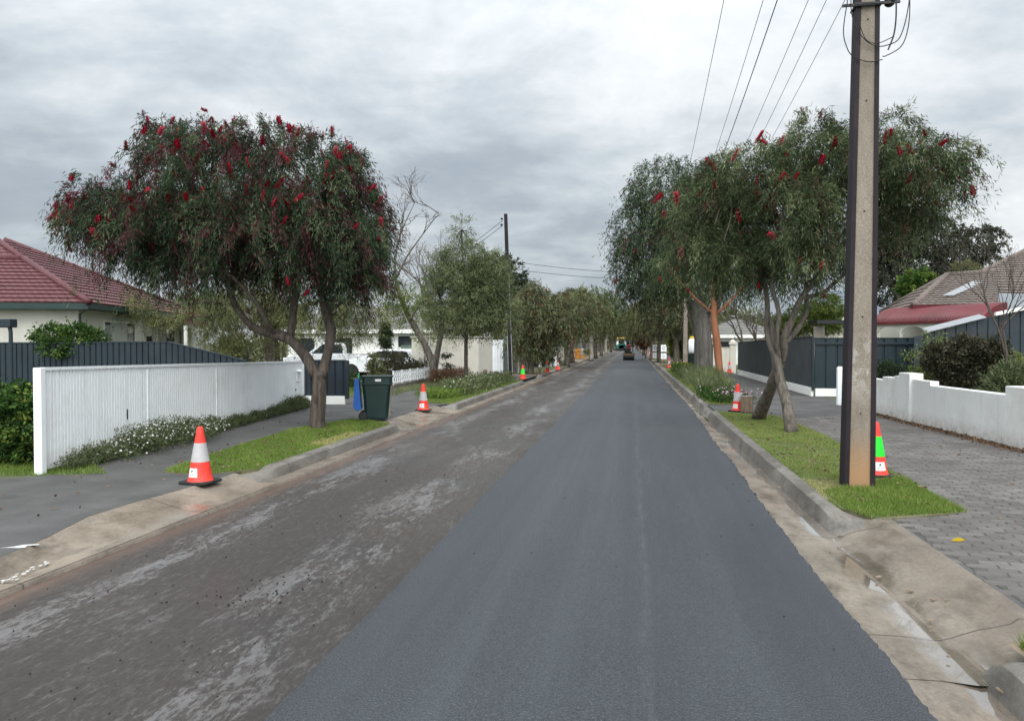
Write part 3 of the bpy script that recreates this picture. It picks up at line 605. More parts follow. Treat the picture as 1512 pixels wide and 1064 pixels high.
# ------------------------------------------------------------------ traffic cones
def make_cone(band, label, loc, rz=0, sticker=True, group='traffic cones along both kerbs'):
    root = empty('traffic_cone', loc, rz, label, 'traffic cone', group)
    H_ = .70; r0, r1 = .148, .034
    def rad(z): return r0+(r1-r0)*(z-.03)/(H_-.03)
    MB().lathe([(rad(.03)+.012, .028), (rad(.05), .05)]+[(rad(z), z) for z in (.2, .4, .6, .68)]+[(r1-.002, .692), (.024, .70), (.012, .698)], 28).build('body', M['cone_orange'], root, smooth='auto')
    zb = (.265, .50) if band != 'green' else (.26, .52)
    MB().lathe([(rad(zb[0])-.01, zb[0]), (rad(zb[0])+.0035, zb[0]+.002), (rad(zb[1])+.0035, zb[1]-.002), (rad(zb[1])-.01, zb[1])], 28).build('band', M['cone_green' if band == 'green' else 'cone_band'], root, smooth='auto')
    n = 8; P = []; s = .185
    for cx_, cyy, a0 in ((s, s, 0), (-s, s, 90), (-s, -s, 180), (s, -s, 270)):
        for k in range(4): a = R(a0+30*k); P.append((cx_*.78+.05*math.cos(a), cyy*.78+.05*math.sin(a), 0))
    MB().prism(P, (0, 0, .032)).build('base', M['rubber'], root, bevel=.008)
    if sticker:
        def pt(u, z, off): a = R(-90)+u; r = rad(z)+off; return (r*math.cos(a), r*math.sin(a), z)
        rows = [[pt(-.58+1.0*i/8-.05*(z-.08)*8, z, .0025) for i in range(9)] for z in (.085, .12, .16, .195)]
        st = MB().loft(rows).build('sticker', M['sticker'], root, smooth=True)
        mb = MB()
        for pl in ([(-.30, .150), (-.22, .160), (-.12, .176), (-.08, .172), (-.05, .160), (-.16, .150), (-.24, .146)], [(-.22, .160), (-.26, .172), (-.15, .170)]):
            mb.add([pt(u, z, .004) for u, z in pl], [tuple(range(len(pl)))])
        for u0, u1, z in ((-.42, -.20, .115), (-.16, .10, .113), (-.36, .12, .103)): mb.add([pt(u0, z, .004), pt(u1, z-.003, .004), pt(u1, z+.002, .004), pt(u0, z+.005, .004)], [(0, 1, 2, 3)])
        mb.build('emblem', M['black'], st)
    return root
def g2(u, v, z): p = gr(u, v, z); return (p.x, p.y, z)
c0 = make_cone('white', 'orange cone with white band and sticker on the kerb end before the white ribbed fence', g2(296, 712, .118), R(-8))
make_cone('green', 'orange cone with a bright green band and sticker half hidden behind the tall concrete pole', (3.15, 10.66, .125), R(18))
make_cone('white', 'orange and white cone on the driveway just past the wheelie bin', g2(625, 606, .105), R(3))
make_cone('white', 'orange and white cone beside the cut log at the flower bed', g2(1089, 607, .115), R(-30), sticker=True)
make_cone('green', 'orange cone with a bright green band on the verge by the thin far pole', g2(772, 560, .123), 0, False)
for u, v, z, lb in ((808, 550, .12, 'orange and white cone in front of the leaning white boards'), (824, 546, .12, 'orange and white cone just beyond the leaning white boards'),
                    (1077, 551, .116, 'orange and white cone on the footpath beside the cream gate pillar'), (988, 543, .122, 'orange and white cone on the dirt verge in front of the white road sign panels'), (959, 525, .122, 'farthest orange and white cone behind the white road sign panels')):
    c = copy_tree(c0); c.location = g2(u, v, z); c.rotation_euler[2] = R(random.uniform(60, 300)); c['label'] = lb
# ------------------------------------------------------------------ wheelie bin
def wheelie_bin(loc, rz, label, lid='open', group='dark green wheelie bins'):
    root = empty('wheelie_bin', loc, rz, label, 'wheelie bin', group)
    def ring(z, x0, x1, w, c=.06):
        return [(x0+c, -w, z), (x1-c, -w, z), (x1, -w+c, z), (x1, w-c, z), (x1-c, w, z), (x0+c, w, z), (x0, w-c, z), (x0, -w+c, z)]
    def shell(rs): 
        mb = MB(); vs = [p for r in rs for p in r]; n = 8
        mb.add(vs, [(i*n+k, i*n+(k+1) % n, (i+1)*n+(k+1) % n, (i+1)*n+k) for i in range(len(rs)-1) for k in range(n)]+[tuple(range(n))[::-1], tuple((len(rs)-1)*n+k for k in range(n))]); return mb
    shell([ring(.03, -.22, .24, .21), ring(.06, -.25, .26, .225), ring(.5, -.28, .30, .25), ring(.80, -.305, .335, .27)]).build('body', M['bin_green'], root, bevel=.012)
    rim = shell([ring(.795, -.325, .365, .285, .05), ring(.825, -.335, .375, .29, .05), ring(.835, -.30, .345, .272, .05), ring(.965, -.31, .36, .275, .05), ring(.972, -.335, .38, .288, .05), ring(1.0, -.335, .38, .288, .05)]).build('rim', M['bin_green'], root, bevel=.006)
    MB().box((.05, -.2785, .905), (.13, .006, .05)).build('sticker', M['sticker'], rim)
    MB().box((-.02, -.2545, .665), (.10, .008, .022)).build('stamp', M['galv'], root)
    mb = MB(); mb.bar((.30, -.255, .1), (.345, -.275, .78), .03, .03); mb.build('corner_rib', M['dirt_plastic'] if 'dirt_plastic' in M else M['brown_fence'], root)
    for s in (-1, 1):
        w = MB().lathe([(.02, -.035), (.085, -.035), (.10, -.025), (.10, .025), (.085, .035), (.02, .035)], 20, ax='Y').build('wheel', M['rubber'], root, smooth='auto'); w.location = (-.29, s*.215, .10)
        MB().bar((-.335, s*.2, .93), (-.42, s*.2, .95), .03).build('handle_bracket', M['bin_green'], root)
    MB().tube([(-.29, -.24, .1), (-.29, .24, .1)], .012, 8).build('axle', M['black'], root)
    MB().tube([(-.42, -.25, .95), (-.42, .25, .95)], .016, 8).build('handle', M['bin_green'], root)
    if lid == 'open':
        L = [(-.44, -.28, .93), (-.44, .28, .93), (-.42, .27, .25), (-.42, -.27, .25)]
        MB().prism([(-.475, -.28, .92), (-.38, -.28, .95), (-.325, -.27, .25), (-.43, -.27, .22), (-.50, -.28, .3)], (0, .55, 0)).build('lid', M['bin_blue'], root, bevel=.012)
        MB().prism([(-.41, -.22, .93), (-.37, -.22, .93), (-.36, -.22, 1.06), (-.395, -.22, 1.07)], (0, .06, 0)).build('lid_clip', M['lime'], root, bevel=.006)
    else:
        MB().prism([(-.36, -.3, 1.0), (.40, -.3, 1.0), (.39, -.3, 1.03), (.2, -.3, 1.07), (-.3, -.3, 1.06)], (0, .6, 0)).build('lid', M['bin_green'], root, bevel=.012)
    return root
wheelie_bin(g2(556, 619, .127), R(16), 'dark green wheelie bin with its blue lid hanging open, on the grass by the kerb')
b2 = wheelie_bin((XU(1022, 53), 53, .122), R(30), 'dark green wheelie bin with a white bag on its lid beside the thick grey trunk', 'closed')
t = bush('rubbish_bag', 'bulging white bag with a yellow top lying on the far wheelie bin', 'bag', (0, 0, 0), [((0, 0, .2), (.1, .1, .1))], 'petal_white', 3, 2, 2, (.01, .01), stems=1) if False else None
bg = empty('rubbish_bag', b2.location+Vector((0, 0, 1.075)), 0, 'bulging white bag with a yellow top standing on the far wheelie bin', 'bag')
MB().lathe([(.25, 0), (.33, .06), (.36, .3), (.33, .6), (.25, .85), (.17, 1.0)], 16).build('sack', M['white_paint'], bg, smooth=True)
MB().lathe([(.17, .995), (.20, 1.04), (.12, 1.13), (.03, 1.15)], 12).build('tie', M['petal_yellow'], bg, smooth=True)
# ------------------------------------------------------------------ concrete and steel poles
def stobie(loc, H_, w0, w1, label, tilt=0.0, core='concrete_pole'):
    root = empty('utility_pole', loc, 0, label, 'utility pole', 'concrete and steel utility poles'); root.rotation_euler = (0, tilt, 0)
    fl = .055; dp = .16
    def col(xa0, xa1, xb0, xb1, d0, d1): 
        mb = MB(); vs = [(xa0, -d0, -.2), (xb0, -d0, -.2), (xb0, d0, -.2), (xa0, d0, -.2), (xa1, -d1, H_), (xb1, -d1, H_), (xb1, d1, H_), (xa1, d1, H_)]
        return mb.add(vs, [(3, 2, 1, 0), (4, 5, 6, 7), (0, 1, 5, 4), (1, 2, 6, 5), (2, 3, 7, 6), (3, 0, 4, 7)])
    col(-w0/2+fl, -w1/2+fl*.8, w0/2-fl, w1/2-fl*.8, .10, .075).build('concrete_core', M[core], root)
    for s in (-1, 1):
        f = col(*(sorted((s*w0/2, s*(w0/2-fl)))[0], sorted((s*w1/2, s*(w1/2-fl*.8)))[0], sorted((s*w0/2, s*(w0/2-fl)))[1], sorted((s*w1/2, s*(w1/2-fl*.8)))[1]), .118, .09).build('steel_flange', M['steel_maroon'], root)
    return root
POLE = (2.68, 9.78)
p1 = stobie((*POLE, .12), 9.1, .352, .20, 'nearest tall concrete pole with dark steel edges standing in the right-hand grass', R(.5))
for z in (.9, 2.05, 3.3, 4.6, 5.55, 6.4):
    MB().lathe([(.004, -.0), (.010, -.003), (.010, .003), (.004, .004)], 10, (0, 0, 0), 'Y').build('bolt_hole', M['black'], p1, loc=(.0, -(.10-.025*z/9.1)-.0025, z))
zc = 5.72
mb = MB(); mb.bar((-.30, -.125, zc-.015), (.34, -.125, zc), .022, .03); mb.bar((-.165, -.118, zc), (.165, -.118, zc), .05, .022)
for x in (-.14, .14): mb.bar((x, -.12, zc), (x, .12, zc), .018)
mb.build('cable_bracket', M['black'], p1)
mb = MB(); mb.lathe([(.03, zc-.02), (.055, zc+.0), (.055, zc+.42), (.04, zc+.46)], 12, (.245, -.05, 0)); mb.lathe([(.02, 0), (.026, .02), (.026, .06), (.012, .08)], 8, (.26, -.13, zc)); mb.build('cable_box', M['black'], p1)
def loop(pts, r=.006): return MB().tube(pts, r, 6, True, 0, 6).build('cable_loop', M['wire'], p1)
loop([(-.17, -.13, zc+.7), (-.24, -.15, zc+.1), (-.29, -.16, zc-.3), (-.25, -.15, zc-.5), (-.17, -.13, zc-.61), (0, -.125, zc-.68), (.16, -.12, zc-.66)])
loop([(-.16, -.14, zc+.7), (-.21, -.15, zc+.1), (-.18, -.15, zc-.2), (-.05, -.14, zc-.42), (.08, -.13, zc-.5), (.2, -.13, zc-.5), (.34, -.14, zc-.42), (.42, -.15, zc-.1), (.43, -.15, zc+.2), (.37, -.12, zc+.45)])
loop([(.40, -.13, zc+.3), (.44, -.14, zc+.0), (.43, -.14, zc-.3), (.36, -.14, zc-.52), (.2, -.13, zc-.62), (.16, -.12, zc-.62)])
loop([(.27, -.1, zc+.4), (.30, -.12, zc-.05), (.285, -.12, zc-.35), (.22, -.12, zc-.55)], .009)
loop([(-.10, -.13, zc-.25), (-.03, -.13, zc-.42), (.1, -.125, zc-.47), (.28, -.13, zc-.4)], .005)
mb = MB(); mb.tube([(.30, -.08, zc+.45), (.37, -.1, zc+.30), (.42, -.12, zc+.12)], [.035, .04, .02], 8); mb.tube([(.29, -.05, zc+.5), (.35, -.08, zc+.36), (.37, -.1, zc+.2)], [.03, .035, .02], 8); mb.build('splice', M['wire'], p1)
mb = MB(); mb.bar((-1.35, 0, 8.05), (1.1, 0, 8.05), .09, .12); mb.build('crossarm', M['post_wood'], p1)
for x in (-1.2, -.5, -.25, .3, .62, .95): MB().lathe([(.02, 0), (.05, .03), (.035, .06), (.05, .09), (.02, .13)], 10).build('insulator', M['bin_green'], p1, loc=(x, 0, 8.11))
p2 = stobie((XU(1012, 52), 52, .12), 8.6, .42, .28, 'grey concrete pole standing in front of the thick grey trunk farther along the right kerb')
mb = MB(); mb.bar((-1.35, 0, 8.05), (1.1, 0, 8.05), .09, .12); mb.build('crossarm', M['post_wood'], p2)
for i, x in enumerate((-1.2, -.5, -.25, .3, .62, .95)):
    A = Vector((POLE[0]+x+.05, POLE[1], 8.36)); B = Vector((p2.location.x+x, 52, 8.3)); thick = i == 2
    pts = [A.lerp(B, k/14)+Vector((0, 0, -.75*4*(k/14)*(1-k/14))) for k in range(15)]
    o = MB().tube(pts, .010 if thick else .006, 6, True, 0, 2).build('overhead_wire', M['wire'], smooth=True)
    if thick: tag(o, 'thickest and darkest of the wires running from the near pole to the next', 'wire')
    else: tag(o, 'thin overhead wire running along the street from the near pole to the next', 'wire', 'thin overhead wires')
p3 = stobie((-6.05, 38.3, .12), 8.25, .20, .15, 'slender pole with pale edges leaning left beside the white gate', R(-1.9), core='steel_maroon')
for s in (-1, 1):
    MB().bar((s*.105, -.13, .1), (s*.088, -.11, 5.2 if s > 0 else 3.4), .05, .035).build('conduit', M['galv'], p3)
for z, x in ((8.0, -.2), (7.7, -.22), (5.9, .16), (5.5, .16)): MB().lathe([(.02, -.04), (.06, -.02), (.06, .04), (.02, .06)], 8).build('insulator', M['black'], p3, loc=(x, -.05, z))
def wire(a, b, sag, label, group, r=.011):
    a = Vector(a); b = Vector(b); pts = [a.lerp(b, k/10)+Vector((0, 0, -sag*4*(k/10)*(1-k/10))) for k in range(11)]
    return tag(MB().tube(pts, r, 5, True, 0, 2).build('service_wire', M['wire'], smooth=True), label, 'wire', group)
T3 = Vector((-6.3, 38.25, 0))
wire(T3+Vector((-.15, 0, 8.05)), (-13.5, 45, 5.6), .25, 'service wire dropping from the slender leaning pole to the house on its left', 'house service wires', .013)
wire(T3+Vector((-.17, 0, 7.78)), (-13.7, 45, 5.3), .25, 'service wire dropping from the slender leaning pole to the house on its left', 'house service wires', .013)
wire(T3+Vector((.3, 0, 5.98)), (5.5, 45, 6.0), .35, 'wire crossing the road from the slender leaning pole to the right-hand trees', 'wires crossing the road', .012)
wire(T3+Vector((.3, 0, 5.6)), (5.5, 45, 5.7), .35, 'wire crossing the road from the slender leaning pole to the right-hand trees', 'wires crossing the road', .012)
# ------------------------------------------------------------------ fences
def ribbed(A, B, zb, zt, name, label, mat, pitch=.19, rib=.03, depth=.03, flip=1, posts=(), cap=True, cat='fence', plinth=None, zt2=None, capmat=None, group=None, kinks=None, postw=.07):
    A = Vector((A[0], A[1], 0)); B = Vector((B[0], B[1], 0)); d = (B-A); L = d.length; d.normalize(); n = Vector((d.y, -d.x, 0))*flip
    root = empty(name, A, math.atan2(d.y, d.x), label, cat, group); nl = Vector((0, -1, 0))*flip
    zt2 = zt if zt2 is None else zt2
    def top(s):
        if kinks:
            for (s0, z0), (s1, z1) in zip(kinks, kinks[1:]):
                if s0 <= s <= s1: return z0+(z1-z0)*(s-s0)/max(s1-s0, 1e-6)
        return zt+(zt2-zt)*s/L
    xs = []; k = 0
    while k*pitch < L:
        s = k*pitch; xs += [(s, 0), (s+pitch-rib*1.6, 0), (s+pitch-rib*1.3, -depth), (s+pitch-rib*.3, -depth)]; k += 1
    xs = [(s, o) for s, o in xs if s <= L]+[(L, 0)]
    rows = [[(s, nl.y*o, zb) for s, o in xs], [(s, nl.y*o, top(s)) for s, o in xs], [(s, -nl.y*.045, top(s)) for s, o in xs], [(s, -nl.y*.045, zb) for s, o in xs]]
    MB().loft(rows).build('panel', mat, root)
    if cap:
        ks = kinks or [(0, zt), (L, zt2)]; mb = MB()
        for (s0, z0), (s1, z1) in zip(ks, ks[1:]): mb.bar((s0, -nl.y*.02, z0+.012), (s1, -nl.y*.02, z1+.012), .075, .04)
        mb.build('cap_rail', capmat or mat, root)
    for s in posts: MB().box((s, -nl.y*.02, (zb+top(min(s, L)))/2-.03), (postw, .075, top(min(max(s, 0), L))-zb+.1)).build('post', capmat or mat, root, bevel=.005)
    if plinth:
        for i in range(int(L/plinth[0])+1):
            s0, s1 = i*plinth[0]+.02, min((i+1)*plinth[0]-.02, L)
            if s1-s0 > .1: MB().box(((s0+s1)/2, -nl.y*.01, (plinth[1]+zb)/2), (s1-s0, .09, zb-plinth[1])).build('plinth', M['house_white'], root, bevel=.006)
    return root
fa, fb = (-7.80, 9.2), (-8.98, 20.05)
wf = ribbed(fa, fb, .16, 1.50, 'white_fence', 'white ribbed metal fence along the left footpath with daisies at its foot', M['fence_white'], .0735, .016, .026, 1, (), True, zt2=1.345)
Lw = math.hypot(fb[0]-fa[0], fb[1]-fa[1])
MB().box((-.045, .02, .80), (.10, .11, 1.46)).build('end_post', M['white_paint'], wf, bevel=.006)
MB().box((Lw+.02, .02, .73), (.07, .09, 1.24)).build('post', M['white_paint'], wf, bevel=.006)
for s in (2.7, 5.4, 8.1): MB().box((s, -.004, .80), (.05, .012, 1.26)).build('post', M['white_paint'], wf)
ls = MB().box((Lw-.42, -.012, .98), (.30, .024, .30)).build('letter_slot', M['white_paint'], wf, bevel=.004)
MB().prism([(Lw-.58, -.024, 1.10), (Lw-.58, -.075, 1.105), (Lw-.58, -.024, 1.15)], (.32, 0, 0)).build('flap', M['white_paint'], ls)
mb = MB(); x0 = Lw-.46; yy = -.0265
for p, q in (((0, 1.04), (.05, 1.06)), ((.05, 1.06), (.08, 1.03)), ((.08, 1.03), (.01, .93)), ((.01, .93), (.09, .93))): mb.bar((x0+p[0], yy, p[1]), (x0+q[0], yy, q[1]), .012, .004, (0, 1, 0))
mb.build('house_number', M['galv'], ls)
MB().box((Lw-.62, -.004, .62), (.06, .014, .05)).build('vent_hole', M['black'], wf); MB().box((2.05, -.004, .72), (.014, .012, .16)).build('latch', M['black'], wf)
xa, xb, xk = XU(-60, 20.7), XU(364, 20.7), XU(248, 20.7)
ribbed((-30, 20.7), (xb, 20.7), .1, 1.86, 'boundary_fence', 'long dark sheet side fence behind the white fence with a raked end panel', M['navy_steel'], .19, .03, .03, 1, (), True, capmat=M['navy_steel'], kinks=[(0, 1.80), (30+xk, 1.89), (30+xb, 1.34)])
x0, x1 = XU(449, 20.9), XU(509, 20.9)
ribbed((x0, 20.9), (x1, 20.9), .36, 1.36, 'screen_panel', 'short dark sheet panel on a pale plinth behind the bottlebrush trunk', M['navy_steel'], .24, .03, .03, 1, (.02, x1-x0+.06), True, plinth=(3, .12), postw=.10)
# right-hand side
fr = ribbed((5.85, 44.5), (5.85, 26.6), .40, 1.92, 'mesh_fence', 'long dark fence covered with shade mesh on pale blocks along the right footpath', M['dark_mesh'], 4, .03, .0, 1, (0, 17.9), True, plinth=(1.15, .12), zt2=2.06, capmat=M['dark_green_steel'], postw=.16)
fs = ribbed((5.93, 26.55), (XU(1352, 26.5), 26.55), .38, 2.02, 'sheet_fence', 'dark green ribbed sheet fence with a top rail beside the concrete pole', M['dark_green_steel'], .36, .05, .035, 1, (), True, plinth=(6, .12))
MB().bar((0, -.05, 1.86), (XU(1352, 26.5)-5.93, -.05, 1.86), .03, .06).build('rail', M['dark_green_steel'], fs)
sx0, sx1 = XU(1352, 25), XU(1600, 25)
sh = ribbed((sx0+.02, 25.2), (sx1, 25.2), .1, 2.05, 'garden_shed', 'dark ribbed shed with a sloping white roof edge behind the right-hand garden', M['navy_steel'], .30, .04, .03, 1, (), False, cat='shed', kinks=[(0, 2.06), (XU(1450, 25)-sx0, 2.60), (sx1-sx0, 3.2)])
MB().prism([(XU(1370, 25)-sx0, -.14, 2.20), (XU(1456, 25)-sx0, -.14, 2.63), (XU(1456, 25)-sx0, -.14, 2.655), (XU(1370, 25)-sx0, -.14, 2.225)], (0, .5, .1)).build('roof_sheet', M['galv'], sh)
MB().prism([(XU(1470, 25)-sx0, -.16, 2.69), (XU(1600, 25)-sx0, -.16, 3.20), (XU(1600, 25)-sx0, -.16, 3.30), (XU(1470, 25)-sx0, -.16, 2.79)], (0, .12, 0)).build('gutter', M['house_white'], sh)
# white rendered wall with pillars and stepped top
wp = [(6.0, 22.3), (6.06, 19.75), (6.10, 19.05), (6.16, 17.55), (6.19, 17.1), (6.37, 14.1), (6.40, 13.55), (6.75, 10.2)]
hts = [.98, 1.06, 1.20, 1.07, .985, 1.14, 1.0]
root = empty('garden_wall', (6.2, 18, 0), 0, 'low white rendered garden wall with square pillars along the right footpath', 'wall')
off = Vector((6.2, 18, 0))
for i, h in enumerate(hts):
    a = Vector((*wp[i], 0))-off; b = Vector((*wp[i+1], 0))-off; pil = i in (2, 5); w = .30 if pil else .17+.01*i
    d = (b-a).normalized(); 
    if i == 3: w = .185
    mb = MB(); A_ = a+Vector((0, 0, h/2+.05)); B_ = b+Vector((0, 0, h/2+.05))
    if pil:
        m = (a+b)/2; mm = Vector((m.x+.0, m.y, 0)); a = mm-d*.30; b = mm+d*.30
        mb.bar(a+Vector((0, 0, h/2)), b+Vector((0, 0, h/2)), w, h); mb.build('pillar', M['render_white'], root, bevel=.015)
        for e0, e1, hh in ((Vector((*wp[i], 0))-off, a, hts[i-1]+.05 if i == 2 else .99), (b, Vector((*wp[i+1], 0))-off, hts[i+1] if i == 2 else .99)):
            if (e1-e0).length > .03: MB().bar(e0+Vector((0, 0, hh/2)), e1+Vector((0, 0, hh/2)), .16, hh).build('wall', M['render_white'], root)
    else:
        mb.bar(a+Vector((0, 0, h/2)), b+Vector((0, 0, h/2)), w, h); mb.build('wall', M['render_white'], root, bevel=.012)
tag(MB().prism([(5.76, 23.0, .1), (5.92, 23.0, .1), (5.92, 23.0, 1.16), (5.88, 23.0, 1.2), (5.80, 23.0, 1.2), (5.76, 23.0, 1.16)], (0, .16, 0)).build('gate_post', M['white_paint'], bevel=.012), 'short white square post standing left of the concrete pole', 'post')
rngl = np.random.default_rng(8); n = 4200; s = rngl.random(n); P = np.stack([5.93+(.0+s)*.55-rngl.random(n)*.28-.02, 21-s*9, .117+rngl.random(n)*.03], 1); P[:, 0] = np.interp(-P[:, 1], [-21, -18, -14, -11], [5.93, 6.03, 6.24, 6.5])-np.abs(rngl.normal(size=n))*.11
D = rngl.normal(size=(n, 3)); D[:, 2] *= .3
tag(np_mesh('leaf_litter', leaf_quads(P, D, .045*(.5+rngl.random(n)), .02*(.6+rngl.random(n)), rngl), 4, leafmat('dead_leaves', [(0, (.07, .04, .025)), (.5, (.15, .085, .05)), (1, (.25, .17, .11))], .05), None, rngl.random(n)), kind='stuff')
# ------------------------------------------------------------------ houses
def facet(mb, a, b, d, c, course=.36, lift=.05, wav=.008, pitch=.24):
    """tiled roof slope: a-b along the eave, d-c along the top (d above a)"""
    a, b, c, d = map(Vector, (a, b, c, d)); n = (b-a).cross(d-a); n.normalize()
    if n.z < 0: n = -n
    sl = max(((a+b)/2-(c+d)/2).length, (d-a).length*.7); N = max(int(sl/course), 1)
    for i in range(N):
        t0, t1 = i/N, (i+1)/N+.02/N
        p0, p1, q0, q1 = a.lerp(d, t0), b.lerp(c, t0), a.lerp(d, min(t1, 1)), b.lerp(c, min(t1, 1)); L = (p1-p0).length; k = max(int(L/(pitch/4)), 1); k = min(k, 420)
        lo, up, ba = [], [], []
        for j in range(k+1):
            s = j/k; w = wav*math.sin(s*L/pitch*6.283); x = p0.lerp(p1, s)
            ba.append(x); lo.append(x+n*(lift+w)); up.append(q0.lerp(q1, s)+n*(.004+w))
        mb.loft([ba, lo, up])
def ridge(mb, p, q, r=.11): mb.tube([Vector(p)+Vector((0, 0, .03)), Vector(q)+Vector((0, 0, .03))], r, 8, True, 0, 0)
def window(parent, c, w, h, M3, panes=(('glass', 1),), name='window'):
    """c: centre on the wall plane; M3: (along, outward) unit vectors"""
    al, ou = M3; c = Vector(c); up = Vector((0, 0, 1)); t = .06
    mb = MB()
    for sx in (-1, 1): mb.bar(c+al*(sx*w/2)-up*(h/2)+ou*.02, c+al*(sx*w/2)+up*(h/2)+ou*.02, t, .05, tuple(ou))
    for sz in (-1, 1): mb.bar(c-al*(w/2-t/2)+up*(sz*(h/2-t/2))+ou*.02, c+al*(w/2-t/2)+up*(sz*(h/2-t/2))+ou*.02, t, .05, tuple(ou))
    W_ = mb.build(name, M['frame_white'], parent)
    tot = sum(p[1] for p in panes); x = -w/2+t/2
    for mname, fr_ in panes:
        ww = (w-t)*fr_/tot; a = c+al*(x+.01)+ou*.008; b = c+al*(x+ww-.01)+ou*.008
        MB().quad(a-up*(h/2-.03), b-up*(h/2-.03), b+up*(h/2-.03), a+up*(h/2-.03)).build('pane' if mname == 'glass' else 'curtain', M[mname], W_); x += ww
    return W_
Z = lambda z: Vector((0, 0, z))
# red tiled house behind the dark side fence
th = R(15.5); al = Vector((-math.sin(th), math.cos(th), 0)); lf = Vector((-math.cos(th), -math.sin(th), 0))      # away from the road / to the left
C0 = at(130, 447, 22.2); ze = C0.z; C0 = Vector((C0.x, C0.y, 0))
h1 = empty('brick_house', C0, 0, 'cream rendered house with a maroon tiled hip roof on the left', 'house')
Lh, Wh, ov = 13.5, 15.0, .5
def hp(a, l, z): return al*a+lf*l+Z(z)
ap = 5.6; rz_ = ze+ap*.50
mb = MB(); zr = ze+3.7*.47
facet(mb, hp(0, Wh, ze), hp(0, 0, ze), hp(3.7, Wh, zr), hp(3.7, 3.7, zr))                        # front slope up to the wing ridge
facet(mb, hp(0, 0, ze), hp(Lh, 0, ze), hp(ap+.4, 5.9, rz_), hp(ap+1.2, 5.9, rz_))                      # street slope
facet(mb, hp(3.75, Wh, zr), hp(3.75, 3.6, zr), hp(ap+.4, Wh, rz_), hp(ap+.4, 5.85, rz_), lift=.035)
facet(mb, hp(Lh, 0, ze), hp(Lh, Wh, ze), hp(ap+1.2, 5.9, rz_), hp(ap+1.2, Wh, rz_), course=.5, pitch=.6)
facet(mb, hp(0, 0, ze-.002), hp(.4, 0, ze), hp(.2, .2, ze+.1), hp(.2, .2, ze+.1)) if False else None
rf = mb.build('roof', M['red_tile'], h1, smooth=False)
mb = MB(); ridge(mb, hp(-.05, -.05, ze), hp(3.7, 3.7, zr), .12); ridge(mb, hp(3.7, 3.7, zr), hp(3.7, Wh, zr), .12); ridge(mb, hp(ap+.4, 5.9, rz_), hp(ap+.4, Wh, rz_), .11); ridge(mb, hp(ap+1.2, 5.9, rz_), hp(Lh, 0, ze), .11); ridge(mb, hp(3.7, 3.7, zr), hp(ap+.4, 5.9, rz_), .11); ridge(mb, hp(3.9, 8.0, zr), hp(4.9, 8.8, rz_-.2), .08)
mb.build('ridge_capping', M['red_tile'], rf, smooth=True)
mb = MB(); mb.prism([hp(0, 0, ze-.01), hp(0, Wh, ze-.01), hp(0, Wh, ze-.20), hp(0, 0, ze-.20)], al*.03); mb.prism([hp(.03, 0, ze-.01), hp(Lh, 0, ze-.01), hp(Lh, 0, ze-.18), hp(.03, 0, ze-.18)], lf*.03)
mb.prism([hp(.035, .035, ze-.16), hp(.035, Wh, ze-.16), hp(ov+.1, Wh, ze-.16), hp(ov+.1, ov+.1, ze-.16), hp(Lh, ov+.1, ze-.16), hp(Lh, .035, ze-.16)], Z(.012)); mb.build('fascia', M['fascia'], h1)
MB().prism([hp(ov, ov, .05), hp(Lh-.5, ov, .05), hp(Lh-.5, Wh, .05), hp(ov, Wh, .05)], Z(ze-.22)).build('wall', M['house_wall'], h1)
MB().tube([hp(ov-.06, ov-.06, .1), hp(ov-.06, ov-.06, ze-.35), hp(.05, .05, ze-.2)], .04, 8, True, 0, 0).build('downpipe', M['fascia'], h1)
zc = 2.05
window(h1, hp(3.9, ov, zc), 2.9, 1.25, (al, -lf), (('glass', .8), ('curtain', 2.3), ('glass', 1.0)))
window(h1, hp(9.0, ov, zc-.1), 2.3, 1.2, (al, -lf), (('curtain', 1.4), ('glass', 1.2)))
MB().box(hp(6.7, ov-.06, 1.95), (.28, .12, .42), th).build('meter_box', M['black'], h1)
mb = MB(); facet(mb, hp(6.6, -1.1, 2.62), hp(11.8, -1.1, 2.62), hp(6.9, .42, 3.0), hp(11.5, .42, 3.0), .3); mb.build('porch_roof', M['red_tile'], h1)
for a in (6.75, 11.6): MB().box(hp(a, -1.0, 1.32), (.12, .12, 2.55), th).build('porch_post', M['frame_white'], h1)
MB().prism([hp(11.0, -.0, .05), hp(13.0, -.0, .05), hp(13.0, .45, .05), hp(11.0, .45, .05)], Z(2.5)).build('porch_wall', M['house_white'], h1)
# carport post and beam at the far left
cp0 = Vector((XU(16, 15), 15, .1)); cpo = empty('carport', cp0, 0, 'black carport post and flat beam at the left edge of the picture', 'carport')
MB().tube([(0, 0, 0), (0, 0, 2.0), (-.02, 0, 2.12)], .042, 12, True, 0, 0).build('post', M['navy_steel'], cpo); MB().box((-2.42, .0, 2.20), (5.0, .22, .19)).build('roof', M['navy_steel'], cpo, bevel=.02)
